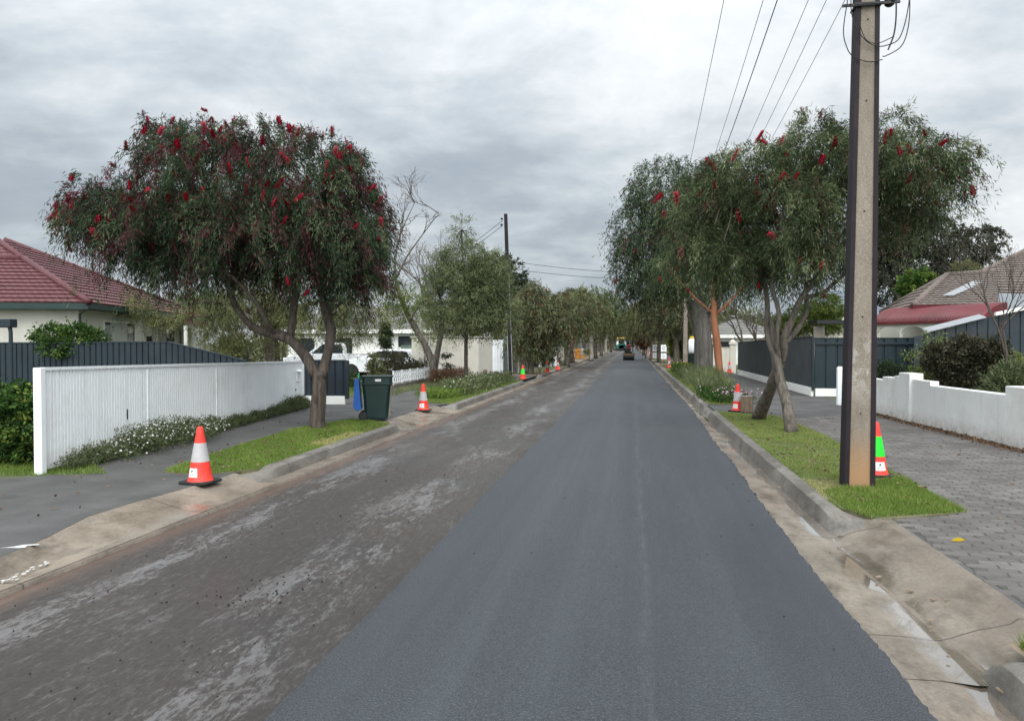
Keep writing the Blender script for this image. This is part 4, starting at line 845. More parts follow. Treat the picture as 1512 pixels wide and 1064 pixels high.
# right-hand house: brown tiles, red bullnose verandah
B1 = at(1290, 476, 32.5); B2 = at(1452, 471, 28.6)
h2 = empty('verandah_house', (B2.x, B2.y, 0), 0, 'house with brown tiled hips and a red curved iron verandah roof on the right', 'house'); o2 = Vector((B2.x, B2.y, 0))
def L2(u, v, Y): return at(u, v, Y)-o2
vd = (B2-B1); vd.z = 0; vd.normalize(); vn = Vector((vd.y, -vd.x, 0))            # towards the street
rows = []
b1, b2 = B1-o2, B2-o2; nn = 40
for k in range(9):
    a = k/8*1.25; dx = -1.55*(1-math.cos(a))/(1-math.cos(1.25))*1.0; dz = .62*math.sin(a)/math.sin(1.25)
    r = []
    for j in range(nn*6+1):
        s = j/(nn*6); p = b1.lerp(b2, s)-vn*(-dx if False else -0)+Z(0); p = p+vn*(dx*.75+.035*math.sin(s*nn*6.283))+Z(dz-.02+.012*math.sin(s*nn*6.283)); r.append(p)
    rows.append(r)
MB().loft(rows).build('verandah_roof', M['red_iron'], h2, smooth=True)
mb = MB(); e = b2; mb.prism([rows[k][-1] for k in range(9)]+[rows[8][-1]-Z(.55)], vd*.04); mb.build('verandah_end', M['red_iron'], h2)
MB().bar(b1-Z(.05), b2-Z(.05), .06, .08).build('gutter', M['red_iron'], h2)
# fretwork arches on posts under the verandah
mb = MB(); Lv = (b2-b1).length; q0 = b1-vn*.15
for i in range(4):
    s0 = i*Lv/4
    for j in range(12):
        a0, a1 = j/12, (j+1)/12; x0_, x1_ = s0+a0*Lv/4, s0+a1*Lv/4; hgt = lambda t_: .10+.34*abs(2*t_-1)**3
        mb.prism([q0+vd*x0_-Z(.09), q0+vd*x1_-Z(.09), q0+vd*x1_-Z(.09+hgt(a1)), q0+vd*x0_-Z(.09+hgt(a0))], vn*.05)
mb.build('arch_trim', M['house_wall'], h2)
for i in range(5): MB().bar(q0+vd*(i*Lv/4)-Z(.09), q0+vd*(i*Lv/4)-Z(b1.z+.0), .12).build('post', M['house_wall'], h2)
w1 = L2(1300, 470, 35.0); w2 = L2(1475, 470, 31.2)
MB().prism([Vector((w1.x, w1.y, .05)), Vector((w2.x, w2.y, .05)), Vector((w2.x, w2.y, 3.2)), Vector((w1.x, w1.y, 3.2))], -vn*.3+vd*.0).build('wall', M['house_wall'], h2)
mb = MB(); Ec, El, Er, R1, R2 = L2(1349, 451, 31.8), L2(1300, 462, 38.5), L2(1475, 449, 30.0), L2(1398, 407, 36), L2(1470, 402, 35.2)
facet(mb, Ec, Er, R1, R2, .36); facet(mb, El, Ec, R1, R1, .36)
Em, Eq, Ra, Rb = L2(1392, 430, 36.5), L2(1720, 440, 31.0), L2(1530, 364, 40.5), L2(1800, 350, 36)
facet(mb, Em, Eq, Ra, Rb, .36)
r2 = mb.build('roof', M['brown_tile'], h2); mb = MB(); ridge(mb, Ec, R1, .13); ridge(mb, El, R1, .11); ridge(mb, R1, R2, .12); ridge(mb, Em, Ra, .13); ridge(mb, Ra, Rb, .12); mb.build('ridge_capping', M['brown_tile'], r2, smooth=True)
pl = [L2(1396, 441, 32.2), L2(1412, 441, 32.1), L2(1460, 420, 34), L2(1440, 420, 34.1)]; MB().prism([p+Z(.12)+vn*.12 for p in pl], Z(.03)).build('valley_flashing', M['galv'], r2)
mb = MB(); mb.bar(Ec-Z(.06), Er-Z(.06), .06, .16); mb.bar(El-Z(.06), Ec-Z(.06), .06, .16); mb.build('fascia', M['red_iron'], h2)
# houses farther off
def gable_house(name, label, x0, x1, Y, dep, zw, zr_, wallm, roofm, wins=(), zb=.05, fas='house_white'):
    r = empty(name, ((x0+x1)/2, Y, 0), 0, label, 'house'); w = (x1-x0)/2
    MB().box((0, dep/2, zb+(zw-zb)/2), (2*w, dep, zw-zb)).build('wall', M[wallm], r)
    mb = MB(); a, b, c, d = (-w-.5, -.5, zw), (w+.5, -.5, zw), (w+.5, dep+.5, zw), (-w-.5, dep+.5, zw); k = dep/2; p, q = (-w-.5+k, k, zr_), (w+.5-k, k, zr_)
    facet(mb, a, b, p, q, .4, .05, .0, .8); facet(mb, b, c, q, q, .4, .05, 0, .8); facet(mb, d, a, p, p, .4, .05, 0, .8); facet(mb, c, d, q, p, .4, .05, 0, .8)
    mb.build('roof', M[roofm], r)
    MB().box((0, -.48, zw-.14), (2*w+1, .05, .28)).build('fascia', M[fas], r)
    for x, z, ww, hh in wins: window(r, (x, -.0, z), ww, hh, (Vector((1, 0, 0)), Vector((0, -1, 0))))
    return r
gable_house('white_house', 'white house with a grey tiled roof behind the parked vehicles on the left', XU(425, 52), XU(640, 52), 52, 8, 2.85, 4.6, 'house_white', 'grey_tile', [(3.6, 2.0, 1.6, .9), (-1.2, 1.7, 1.4, 1.2), (-4, 1.7, 1.4, 1.2)])
gable_house('distant_house', 'house with a blue-grey roof behind the right-hand yellow-green shrubs', XU(1195, 44), XU(1330, 44), 44, 8, 3.3, 5.0, 'house_wall', 'blue_roof')
gable_house('cottage', 'cream cottage with a grey roof half hidden behind the orange trunk', XU(1040, 66), XU(1150, 66), 66, 8, 2.6, 4.3, 'house_white', 'grey_tile', [(-1.5, 1.6, 1.4, 1.0), (1.5, 1.6, 1.4, 1.0)])
pg = empty('pergola', (XU(1228, 33), 33, 0), 0, 'small dark timber pergola above the dark fence beside the concrete pole', 'pergola')
MB().box((0, 0, 2.72), (1.5, 1.6, .14)).build('roof', M['black'], pg); 
for x in (-.45, .6): MB().box((x, -.5, 1.35), (.10, .10, 2.7)).build('post', M['brown_fence'], pg)
MB().box((-.62, -.5, 2.3), (.4, .06, .5)).build('screen', M['brown_fence'], pg)
# ------------------------------------------------------------------ left-hand walls and fences farther along
cw = empty('rendered_wall', (-7.45, 36.7, 0), R(170), 'cream rendered wall block behind the forked bare tree', 'wall')
MB().box((1.75, -1.0, 1.06), (3.6, 2.0, 2.2)).build('wall', M['cream'], cw, bevel=.02); MB().box((1.75, -1.0, 2.185), (3.7, 2.1, .05)).build('coping', M['cream'], cw)
ribbed((-8.6, 44.6), (-7.95, 44.6), .1, 2.0, 'sheet_screen', 'pale green sheet fence between the cream wall and the white gate', M['green_sheet'], .2, .03, .03, 1, (0,))
gt = empty('gate', (XU(723, 44.3), 44.3, 0), 0, 'white vertical board gate behind the slender leaning pole', 'gate'); gw = XU(743, 44.3)-XU(723, 44.3)
for i in range(5): MB().box((gw*(i+.5)/5, 0, 1.1), (gw/5-.012, .03, 1.95)).build('board', M['white_paint'], gt)
MB().box((gw-.05, -.03, 1.05), (.04, .04, .12)).build('latch', M['black'], gt); MB().box((-.06, 0, 1.1), (.08, .08, 2.1)).build('post', M['white_paint'], gt)
dw = empty('gate_recess', (XU(744, 44.6), 44.6, 0), 0, 'beige wall panel and cream framed doorway beside the white gate', 'doorway'); s_ = XU(766, 44.6)-XU(744, 44.6)
MB().box((.21, 0, 1.2), (.42, .1, 2.4)).build('panel', M['green_sheet'], dw); MB().box((.62, .05, 1.05), (.40, .05, 1.9)).build('door', M['brown_fence'], dw); MB().box((.62, 0, 2.15), (.46, .12, .3)).build('lintel', M['cream'], dw); MB().box((.87, 0, 1.15), (.08, .12, 2.3)).build('jamb', M['cream'], dw)
ribbed((-7.35, 64), (-7.35, 48), .1, 1.95, 'board_fence', 'weathered grey-brown fence behind the twin-stemmed street tree', M['brown_fence'], .25, .03, .03, -1, (), False)
wl = empty('boundary_wall', (-7.4, 66, 0), 0, 'pale cream boundary wall behind the distant left-hand street trees', 'wall'); MB().box((0, 16, 1.0), (.22, 34, 1.9)).build('wall', M['cream'], wl); MB().box((0, 16, 1.97), (.3, 34.1, .06)).build('coping', M['cream'], wl)
for i in range(4):
    o = MB().box((0, 0, .72), (.26, .05, 1.45)).build('leaning_board', M['white_paint'], bevel=.004); o.location = (-6.85+.34*i, 57.5+.35*i, .12); o.rotation_euler = (R(-9), R(-7+2*i), R(8))
    tag(o, 'white board leaning at the foot of the dark bush behind the far cones', 'board', 'white boards leaning in a row')
ribbed((XU(592, 47), 47), (XU(650, 47), 47), .1, 1.72, 'sheet_screen', 'pale green sheet fence behind the white car roof and shrub bed', M['green_sheet'], .2, .03, .03, 1, ())
ribbed((-7.4, 185), (-7.4, 101), .1, 1.9, 'board_fence', 'distant brown fence along the left footpath beyond the cream boundary wall', M['brown_fence'], .5, .05, .03, -1, (), False)
ribbed((6.2, 130), (6.2, 56), .1, 1.8, 'board_fence', 'distant brown fence along the right footpath beyond the cream gate pillar', M['brown_fence'], .5, .05, .03, 1, (), False)
# lace ironwork fence on a low kerb
lc = empty('lace_fence', (-9.25, 29.0, .12), R(90.6), 'low white wrought iron lace fence around the shrub bed behind the wheelie bin', 'fence')
MB().box((4.5, -.0, .06), (9.2, .16, .14)).build('plinth', M['kerb'], lc)
for i in range(8): MB().box((i*1.2, 0, .40), (.045, .045, .56)).build('post', M['white_paint'], lc)
for i in range(7):
    mb = MB(); x = i*1.2
    for z in (.18, .64): mb.bar((x+.026, 0, z), (x+1.174, 0, z), .025)
    for j in range(4):
        cx_ = x+.15+.3*j
        for r, cz in ((.09, .31), (.075, .52)): mb.tube([(cx_+r*math.cos(a*.5236), 0, cz+r*1.15*math.sin(a*.5236)) for a in range(13)], .014, 5, False, 0, 0)
        mb.bar((cx_+.15, 0, .18), (cx_+.15, 0, .64), .016)
    mb.build('lace_panel', M['white_paint'], lc)
# cream gate pillars on the right
cpl = empty('gate_pillar', (XU(1082, 47), 47, .1), 0, 'cream moulded gate pillar at the far end of the dark mesh fence', 'pillar'); MB().box((0, 0, .85), (.34, .34, 1.7)).build('shaft', M['cream'], cpl, bevel=.02); MB().box((0, 0, 1.75), (.44, .44, .1)).build('cap', M['cream'], cpl, bevel=.02); MB().lathe([(.18, 0), (.2, .06), (.1, .14), (.03, .2)], 12, (0, 0, 1.8)).build('finial', M['cream'], cpl, smooth=True)
cf = ribbed((XU(1050, 49), 49), (XU(1079, 49), 49), .1, 1.6, 'cream_fence', 'cream boundary fence between the thick trunk and the gate pillar', M['cream'], .3, .03, .02, 1, ())
# ------------------------------------------------------------------ vehicles
def wheel(parent, x, y, r=.36):
    w = MB().lathe([(r*.55, -.11), (r*.95, -.11), (r, -.08), (r, .08), (r*.95, .11), (r*.55, .11)], 24, ax='Y').build('wheel', M['rubber'], parent, smooth='auto'); w.location = (x, y, r)
    MB().lathe([(.05, -.08), (r*.55, -.095), (r*.6, -.1), (r*.6, .1), (.05, .08)], 20, ax='Y').build('rim', M['galv'], w, smooth='auto')
def arch(xc, r, n=8): return [(xc+r*math.cos(math.pi*k/n), r*math.sin(math.pi*k/n)+.28) for k in range(n+1)]
def vehicle(name, label, loc, rz, paint, kind, cat):
    v = empty(name, loc, rz, label, cat); w = .90
    def side(poly, y0, y1): return MB().prism([(x, y0, z) for x, z in poly], (0, y1-y0, 0))
    if kind == 'ute':
        body = [(0, .45), (0, 1.0), (.02, 1.06), (1.6, 1.08), (3.75, 1.10), (4.9, 1.0), (5.2, .85), (5.25, .45)]+arch(4.2, .46)+arch(1.15, .46)
        side(body, -w, w).build('body', M[paint], v, bevel=.03, seg=3)
        cab = [(1.62, 1.06), (1.66, 1.62), (1.85, 1.80), (3.0, 1.80), (3.85, 1.12)]; side(cab, -w*.86, w*.86).build('cabin', M[paint], v, bevel=.05, seg=3)
        wins = ([(1.76, 1.16), (1.80, 1.60), (1.92, 1.70), (2.42, 1.70), (2.42, 1.16)], [(2.5, 1.16), (2.5, 1.70), (2.95, 1.70), (3.6, 1.16)])
        MB().prism([(.06, -w+.08, 1.0), (1.55, -w+.08, 1.0), (1.55, w-.08, 1.0), (.06, w-.08, 1.0)], (0, 0, .10)).build('tray_liner', M['black'], v)
        tl, hl = (.0, .88), (5.18, .82); ax = (1.15, 4.2); roof = 1.80
    else:
        body = [(0, .42), (-.02, .75), (.08, .98), (3.2, .98), (4.1, .80), (4.25, .6), (4.22, .40)]+arch(3.45, .40)+arch(.8, .40)
        side(body, -w, w).build('body', M[paint], v, bevel=.04, seg=3)
        side([(.1, .95), (.35, 1.38), (.7, 1.46), (2.1, 1.44), (3.1, .96)], -w*.84, w*.84).build('cabin', M[paint], v, bevel=.06, seg=3)
        wins = ([(.42, 1.03), (.55, 1.32), (1.3, 1.36), (1.3, 1.03)], [(1.38, 1.03), (1.38, 1.36), (2.05, 1.34), (2.75, 1.03)]); tl, hl = (.0, .82), (4.15, .68); ax = (.8, 3.45); roof = 1.45
    for s in (-1, 1):
        y = s*(w*(.86 if kind == 'ute' else .84)+.004)
        for p in wins: MB().add([(x, y, z) for x, z in p], [tuple(range(len(p)))]).build('side_window', M['glass'], v)
        MB().box((tl[0]+.05, s*(w-.06), tl[1]), (.16, .15, .26)).build('tail_light', M['tail'], v, bevel=.02)
        MB().box((hl[0], s*(w-.25), hl[1]), (.12, .38, .16)).build('headlight', M['frame_white'], v, bevel=.03)
        MB().box((3.0 if kind != 'ute' else 3.55, s*(w+.10), 1.1), (.12, .2, .14)).build('mirror', M[paint], v, bevel=.03)
        MB().box((1.64 if kind == 'ute' else 1.34, s*(w+.002), .78), (.012, .006, .6)).build('door_gap', M['black'], v)
        for x in ax: wheel(v, x, s*(w-.10))
    return v
pf = Vector((math.cos(R(197)), math.sin(R(197)), 0)); pc = Vector((XU(550, 44.5), 44.5, .11))-Vector((-pf.y, pf.x, 0))*.9
vehicle('pickup_truck', 'white and silver double cab pickup parked behind the dark panel on the left', pc, R(197), 'car_silver', 'ute', 'pickup truck')
vehicle('parked_car', 'white car whose roof shows above the shrub bed behind the lace fence', (XU(622, 38.5), 38.5, .12), R(180), 'car_white', 'car', 'car')
vehicle('parked_car', 'white car whose nose sticks out behind the right end of the cream wall', (XU(706, 41)-4.2, 41, .12), 0, 'car_white', 'car', 'car')
# tandem roller on the new asphalt
rl = empty('road_roller', (XU(928.5, 88), 88, .003), 0, 'small black tandem roller standing on the fresh asphalt', 'road roller', None)
for y, nm in ((-.95, 'drum'), (.95, 'drum')): d = MB().lathe([(.30, -.62), (.36, -.62), (.37, -.60), (.37, .60), (.36, .62), (.30, .62)], 28, ax='X').build('drum', M['black'], rl, smooth='auto'); d.location = (0, y, .37)
MB().box((0, -.95, .72), (1.36, .5, .14)).build('drum_guard', M['black'], rl, bevel=.02); MB().box((0, .95, .72), (1.36, .5, .14)).build('drum_guard', M['black'], rl, bevel=.02)
MB().box((0, -1.22, .66), (1.30, .03, .04)).build('scraper_bar', M['yellow'], rl)
MB().box((-.05, 0, .72), (.8, 1.9, .5)).build('chassis', M['black'], rl, bevel=.03); MB().box((-.12, -.65, 1.12), (.62, .65, .45)).build('engine_cover', M['black'], rl, bevel=.05); MB().box((.02, .12, 1.20), (.5, .45, .16)).build('seat', M['red_paint'], rl, bevel=.04); MB().box((.02, .36, 1.5), (.48, .12, .5)).build('backrest', M['red_paint'], rl, bevel=.04)
mb = MB(); mb.tube([(-.45, .55, .9), (-.45, .55, 2.15), (.45, .55, 2.15), (.45, .55, .9)], .045, 8, True, 0, 0); mb.build('roll_bar', M['black'], rl); MB().bar((-.05, -.3, 1.2), (-.05, -.12, 1.55), .06).build('steering_column', M['black'], rl)
MB().tube([(.25, -.5, 1.3), (.25, -.5, 2.35)], .03, 8, True, 0, 0).build('beacon_post', M['galv'], rl); MB().lathe([(.05, 0), (.08, .03), (.07, .14), (.02, .17)], 10, (.25, -.5, 2.35)).build('beacon', M['sign_orange'], rl)
# paver machine far down the street
pv = empty('asphalt_paver', (XU(917.5, 205), 205, .0), 0, 'green and white paving machine with a yellow canopy far down the road', 'paving machine')
MB().box((0, -1.6, .32), (3.1, .9, .55)).build('screed', M['black'], pv, bevel=.04); MB().box((0, .5, 1.15), (2.2, 3.6, 1.2)).build('body', M['paver_green'], pv, bevel=.08)
for s in (-1, 1): MB().box((s*1.12, .6, .48), (.34, 3.2, .78)).build('track', M['black'], pv, bevel=.12); MB().box((s*1.0, -.7, 1.9), (.5, .8, 1.0)).build('side_panel', M['white_paint'], pv, bevel=.05); MB().box((s*.9, -.9, 2.7), (.08, .08, 1.3)).build('canopy_post', M['white_paint'], pv); MB().box((s*.9, 1.2, 2.6), (.08, .08, 1.5)).build('canopy_post', M['white_paint'], pv)
MB().box((0, -1.15, 1.0), (1.4, .3, 1.1)).build('auger_frame', M['black'], pv, bevel=.03); MB().box((0, .1, 3.35), (2.3, 3.0, .32)).build('canopy', M['yellow'], pv, bevel=.06); MB().box((0, 2.9, 1.0), (3.0, 1.6, .9)).build('hopper', M['paver_green'], pv, bevel=.05)
# ------------------------------------------------------------------ signs, barrier boards, lamps
sb = empty('barrier_stack', (XU(857, 86), 86, .12), 0, 'orange barrier boards with a white notice at the left kerb', 'barrier')
for i in range(3): MB().box((-.05, 0, .25+.38*i), (1.15, .05, .32)).build('board', M['sign_orange'], sb, bevel=.01)
for x in (-.5, .45): MB().box((x, .05, .6), (.06, .06, 1.2)).build('leg', M['galv'], sb)
n_ = MB().box((.42, -.06, .86), (.62, .03, .66)).build('notice', M['white_paint'], sb, bevel=.01); mb = MB()
for z, w in ((1.02, .4), (.9, .46), (.78, .3)): mb.box((.42, -.078, z), (w, .006, .05))
mb.build('wording', M['red_paint'], n_)
lp = empty('twin_lamp', (XU(858, 84), 84, .12), 0, 'thin pale post carrying two round white lamps at the left kerb', 'lamp post')
MB().tube([(0, 0, 0), (0, 0, 2.9)], .045, 8, True, 0, 0).build('post', M['galv'], lp); MB().bar((0, 0, 2.85), (-.62, 0, 2.85), .04).build('arm', M['galv'], lp)
for x in (-.1, -.58): MB().lathe([(.02, -.06), (.13, -.05), (.15, 0), (.13, .05), (.02, .07)], 14, ax='Y').build('lamp', M['white_paint'], lp, smooth='auto', loc=(x, 0, 2.86))
def sign_pair(u, Y, label, seed):
    s = empty('road_sign', (XU(u, Y), Y, .12), R(8), label, 'road sign', 'white multi-panel road signs')
    for z, h in ((1.32, .62), (.62, .50)):
        p = MB().box((0, -.03, z), (.50, .02, h)).build('panel', M['white_paint'], s, bevel=.008); mb = MB()
        if z > 1: mb.tube([(.11*math.cos(a*.5236), -.043, z+.05+.12*math.sin(a*.5236)) for a in range(13)], .018, 4, False, 0, 0); mb.bar((-.12, -.043, z-.2), (.12, -.043, z-.2), .03, .01)
        else:
            for k in (-.08, .06): mb.bar((-.16, -.043, z+k), (.16, -.043, z+k), .04, .01)
        mb.build('symbol', M['black'], p)
    for x in (-.22, .22): MB().box((x, 0, .85), (.03, .03, 1.7)).build('leg', M['galv'], s)
    MB().box((0, 0, .95), (.66, .03, .04)).build('rail', M['black'], s); MB().box((0, .0, .03), (.6, .5, .06)).build('foot', M['rubber'], s)
sign_pair(967.5, 74, 'white two-panel road sign left of the thin trunk on the right verge', 1); sign_pair(980, 70, 'white two-panel road sign right of the thin trunk on the right verge', 2)
# cut log by the cone, pale leaf and scraps
lg = empty('cut_log', g2(1103, 608, .12), R(12), 'short upright cut log beside the cone at the flower bed', 'log')
MB().tube([(0, 0, 0), (0, .01, .2), (.005, 0, .40)], [.165, .16, .155], 18, True, .12, 2).build('bark', M['wood_log'], lg, smooth='auto')
MB().lathe([(.14, .402), (.145, .404), (.14, .408), (.05, .41)], 18).build('cut_face', M['bark_pale'], lg)
lp_ = gr(1415, 798, .122); tag(np_mesh('fallen_leaf', leaf_quads(np.array([[lp_.x-.06, lp_.y, .125]]), np.array([[1, -.1, .1]]), np.array([.12]), np.array([.05]), np.random.default_rng(1)), 4, M['petal_yellow'], None, [.2]), 'pale yellow leaf lying on the pavers', 'leaf')
rnd = random.Random(5)
spots = [(1.95, 6.5), (2.05, 6.1), (2.13, 5.85), (2.2, 5.8), (1.98, 5.5), (1.87, 4.9), (1.96, 4.45), (2.02, 5.95), (1.9, 7.4), (1.86, 9.6), (1.89, 10.4)]
mb = MB()
for x, y in spots: m = Matrix.Rotation(rnd.random()*6, 3, 'Z'); mb.box((x, y, -.012+max(0, x-1.95)*.22), (rnd.uniform(.02, .06), rnd.uniform(.01, .025), .01), M=m)
tag(mb.build('leaf_debris', M['dirt']), kind='stuff')
pm = gr(28, 806, .118)
mb = MB(); P = [(-.12, -.05), (-.04, -.015), (.0, .03), (.12, .06), (.13, .04), (.06, .012), (.09, -.02), (.05, -.035), (-.03, -.035)]
tag(mb.add([(pm.x+x, pm.y+y*1.6, .119) for x, y in P], [tuple(range(len(P)))]).build('paint_mark', M['old_paint']), kind='structure')
mb = MB()
for i in range(26):
    u = rnd.random(); q = gr(2+68*u, 862-30*u+rnd.gauss(0, 2.0), .012); s = rnd.uniform(.006, .018); mb.prism([(q.x+s*math.cos(a+i)*rnd.uniform(.6, 1.3), q.y+s*1.5*math.sin(a+i)*rnd.uniform(.6, 1.3), .018+.2*max(0, -4.98-q.x)) for a in (0, 1.2, 2.4, 3.6, 4.9)], (0, 0, .003))
tag(mb.build('paint_splash', M['old_paint']), kind='structure')
# ------------------------------------------------------------------ trees
def LB(u, v, ru, rv, Y, dep, dy=0.0):
    c = at(u, v, Y+dy); s = (at(u+1, v, Y+dy)-c).length
    return (tuple(c), (ru*s, dep, rv*s))
def PL(pts, rad, Y):           # pts: (u, v, dy) -> polyline in the plane Y + dy
    return ([tuple(at(p[0], p[1], Y+(p[2] if len(p) > 2 else 0))) for p in pts], rad)
FLOWER.parent = None
# -- red-flowering bottlebrush at the left
YL = 14.85
polys = [PL([(470, 640), (469, 618), (471, 580), (470, 548)], [.27, .20, .185, .19], YL),
         PL([(474, 556), (484, 522, .1), (489, 488, .1), (481, 458, .1), (473, 428, .2), (470, 380, .2), (480, 320, .3)], [.16, .135, .125, .115, .09, .06, .03], YL),
         PL([(467, 556), (448, 522), (425, 500), (398, 491), (372, 482, -.1), (350, 455, -.1), (338, 425, -.2), (320, 380, -.2), (290, 330, -.3)], [.16, .14, .135, .13, .10, .085, .07, .05, .02], YL),
         PL([(428, 500), (432, 470, .1), (436, 440, .2), (440, 410, .2), (430, 350, .3), (400, 280, .3)], [.10, .10, .095, .085, .06, .02], YL),
         PL([(410, 494), (395, 478, -.3), (382, 452, -.4), (362, 428, -.5), (330, 400, -.6), (260, 370, -.7)], [.07, .06, .055, .05, .04, .02], YL),
         PL([(380, 484), (360, 470, .3), (342, 440, .4), (350, 400, .5), (360, 330, .5)], [.075, .065, .06, .05, .02], YL),
         PL([(482, 462), (500, 450, .2), (520, 432, .3), (540, 400, .3)], [.05, .04, .03, .015], YL),
         PL([(405, 495), (390, 515, .9), (380, 545, 1.2)], [.05, .05, .05], YL) ]
polys = [(p, [x*.78 for x in r]) for p, r in polys[:-1]]
lob = [LB(225, 305, 80, 80, YL, 1.9), LB(330, 262, 95, 72, YL, 2.2), LB(450, 275, 95, 78, YL, 2.2), LB(512, 335, 62, 72, YL, 1.8), LB(400, 345, 110, 78, YL, 2.3), LB(290, 355, 95, 58, YL, 2.1), LB(165, 325, 55, 48, YL, 1.2), LB(125, 325, 18, 26, YL, .5),
       LB(246, 205, 30, 22, YL, .7), LB(520, 240, 26, 26, YL, .7), LB(400, 205, 50, 22, YL, 1.0), LB(460, 385, 66, 36, YL, 1.7), LB(538, 375, 26, 40, YL, .8), LB(212, 375, 32, 32, YL, .8), LB(310, 210, 30, 22, YL, .8)]
lob += [LB(515, 408, 42, 20, YL, 1.2)]; lob = [(c, (r[0]*.875, r[1], r[2]*.92)) for c, r in lob]
def ftest(W, O): return (O[:, 1] < .05) & ((W[:, 2] > 3.9)|(W[:, 2] > 3.0)&(np.arange(len(W)) % 5 == 0))
tree('bottlebrush_tree', 'round bottlebrush tree full of red flowers on the left verge by the wheelie bin', 'tree', at(470, 633, YL)*Vector((1, 1, 0)) + Vector((0, 0, .12)) if False else (XU(470, YL), YL, .12), polys, lob, M['bark_dark'], M['lf_bottle'], 101, 3500, 66, (.11, .017), None, (99, ftest, 1.3), 5, .03, twig=.55, droop=.85, tmean=.41, tcl=.24, drytips=.10, shell=3.0, jit=.05, gap=-1.25)
mb = MB()
# -- pale-leaved bottlebrush behind the near pole
YR = 16.0
polys = [PL([(1169, 641, -.35), (1163, 600, -.2), (1152, 560), (1146, 528), (1141, 500, .05), (1138, 470, .1)], [.17, .125, .12, .11, .085, .05], YR),
         PL([(1120, 616, 2.3), (1133, 585, 1.4), (1148, 548, .5), (1156, 520, .1), (1158, 498), (1164, 475)], [.21, .15, .125, .115, .09, .06], YR),
         PL([(1148, 532), (1137, 508), (1132, 480, .1), (1133, 450, .1), (1128, 410, .2), (1120, 360, .2), (1080, 300, .2)], [.09, .075, .07, .065, .05, .035, .02], YR),
         PL([(1150, 530), (1147, 500, -.2), (1150, 460, -.3), (1140, 420, -.4), (1150, 350, -.5), (1160, 290, -.5)], [.07, .06, .055, .05, .035, .015], YR),
         PL([(1158, 500), (1170, 470), (1183, 440, -.1), (1200, 420, -.1), (1230, 385, -.2), (1280, 330, -.2), (1340, 280, -.2)], [.09, .075, .07, .06, .05, .035, .015], YR),
         PL([(1160, 505), (1178, 485, .3), (1192, 455, .5), (1190, 420, .6), (1205, 370, .6), (1215, 280, .6)], [.07, .065, .06, .05, .035, .02], YR),
         PL([(1186, 440), (1215, 432, .4), (1235, 415, .6), (1300, 360, .8), (1380, 290, .9), (1430, 255, .9)], [.055, .05, .045, .035, .02, .01], YR)]
lob = [LB(1045, 300, 58, 55, YR, 1.3), LB(1100, 262, 72, 45, YR, 1.7), LB(1150, 320, 85, 70, YR, 2.0), LB(1085, 360, 62, 45, YR, 1.5), LB(1195, 215, 50, 42, YR, 1.3), LB(1260, 240, 75, 60, YR, 1.8), LB(1330, 245, 60, 50, YR, 1.4), LB(1255, 310, 75, 55, YR, 1.8), LB(1395, 240, 42, 32, YR, .8), LB(1412, 250, 18, 18, YR, .4), LB(1335, 305, 48, 34, YR, 1.2), LB(1180, 385, 65, 32, YR, 1.5), LB(1025, 350, 32, 28, YR, .7), LB(1320, 185, 30, 20, YR, .6), LB(1405, 285, 22, 18, YR, .4)]
polys = [(p, [x*.82 for x in r]) for p, r in polys]; lob = [(c, (r[0]*.88, r[1], r[2]*.9)) for c, r in lob]
tree('bottlebrush_tree', 'pale-leaved bottlebrush tree with crossing twin trunks behind the tall concrete pole', 'tree', (XU(1152, YR), YR, .12), polys, lob, M['bark_grey'], M['lf_bottle2'], 102, 2600, 56, (.11, .016), None, (40, lambda W, O: (O[:, 1] < .1), 1.3), 5, .026, twig=.5, droop=.75, tmean=.49, tcl=.25, shell=3.0, hang=.3, jit=.05, gap=-.95)
# -- tall tree with the thick furrowed trunk and the slim orange-barked tree in front of it
YB = 38.5
polys = [PL([(1043, 566), (1040, 545), (1038, 500), (1030, 460), (1022, 430), (1010, 380), (1000, 300)], [.62, .46, .42, .44, .38, .22, .08], YB), PL([(1036, 500), (1048, 470, .5), (1060, 440, .6), (1070, 380, .6), (1060, 300, .6)], [.26, .25, .22, .15, .05], YB), PL([(1026, 450), (1005, 420, -.5), (975, 390, -.6), (945, 340, -.6)], [.2, .16, .1, .04], YB)]
lob = [LB(985, 285, 58, 52, YB, 2.6), LB(950, 345, 42, 60, YB, 2.2), LB(1000, 370, 75, 55, YB, 2.8), LB(1050, 300, 60, 65, YB, 2.6), LB(925, 385, 20, 38, YB, 1.2), LB(1070, 380, 50, 45, YB, 2.2), LB(960, 410, 45, 32, YB, 2.0), LB(1110, 330, 50, 50, YB, 2.0)]
tree('broad_street_tree', 'tall dense street tree with a thick furrowed grey trunk beside the second concrete pole', 'tree', (XU(1043, YB), YB, .12), polys, lob, M['bark_stringy'], M['lf_bottle'], 103, 3600, 26, (.17, .036), None, (14, lambda W, O: (O[:, 1] < .1), 2.0), 2, .07, twig=.9, droop=.9, tmean=.52, tcl=.17, drytips=.04, shell=3.8)
YO = 33.3
polys = [PL([(1065, 571), (1062, 540), (1058, 500), (1054, 470), (1055, 445)], [.19, .15, .16, .13, .12], YO), PL([(1055, 455), (1052, 430, .2), (1048, 390, .3), (1040, 340, .3)], [.10, .09, .06, .02], YO), PL([(1056, 465), (1075, 448, -.2), (1092, 428, -.3), (1110, 390, -.3)], [.07, .06, .05, .02], YO), PL([(1053, 462), (1035, 448, -.2), (1012, 425, -.4), (990, 400, -.4)], [.055, .05, .04, .02], YO)]
lob = [LB(1040, 350, 48, 50, YO, 1.8), LB(1090, 385, 40, 35, YO, 1.5), LB(1000, 395, 36, 28, YO, 1.4), LB(1060, 300, 40, 40, YO, 1.4)]
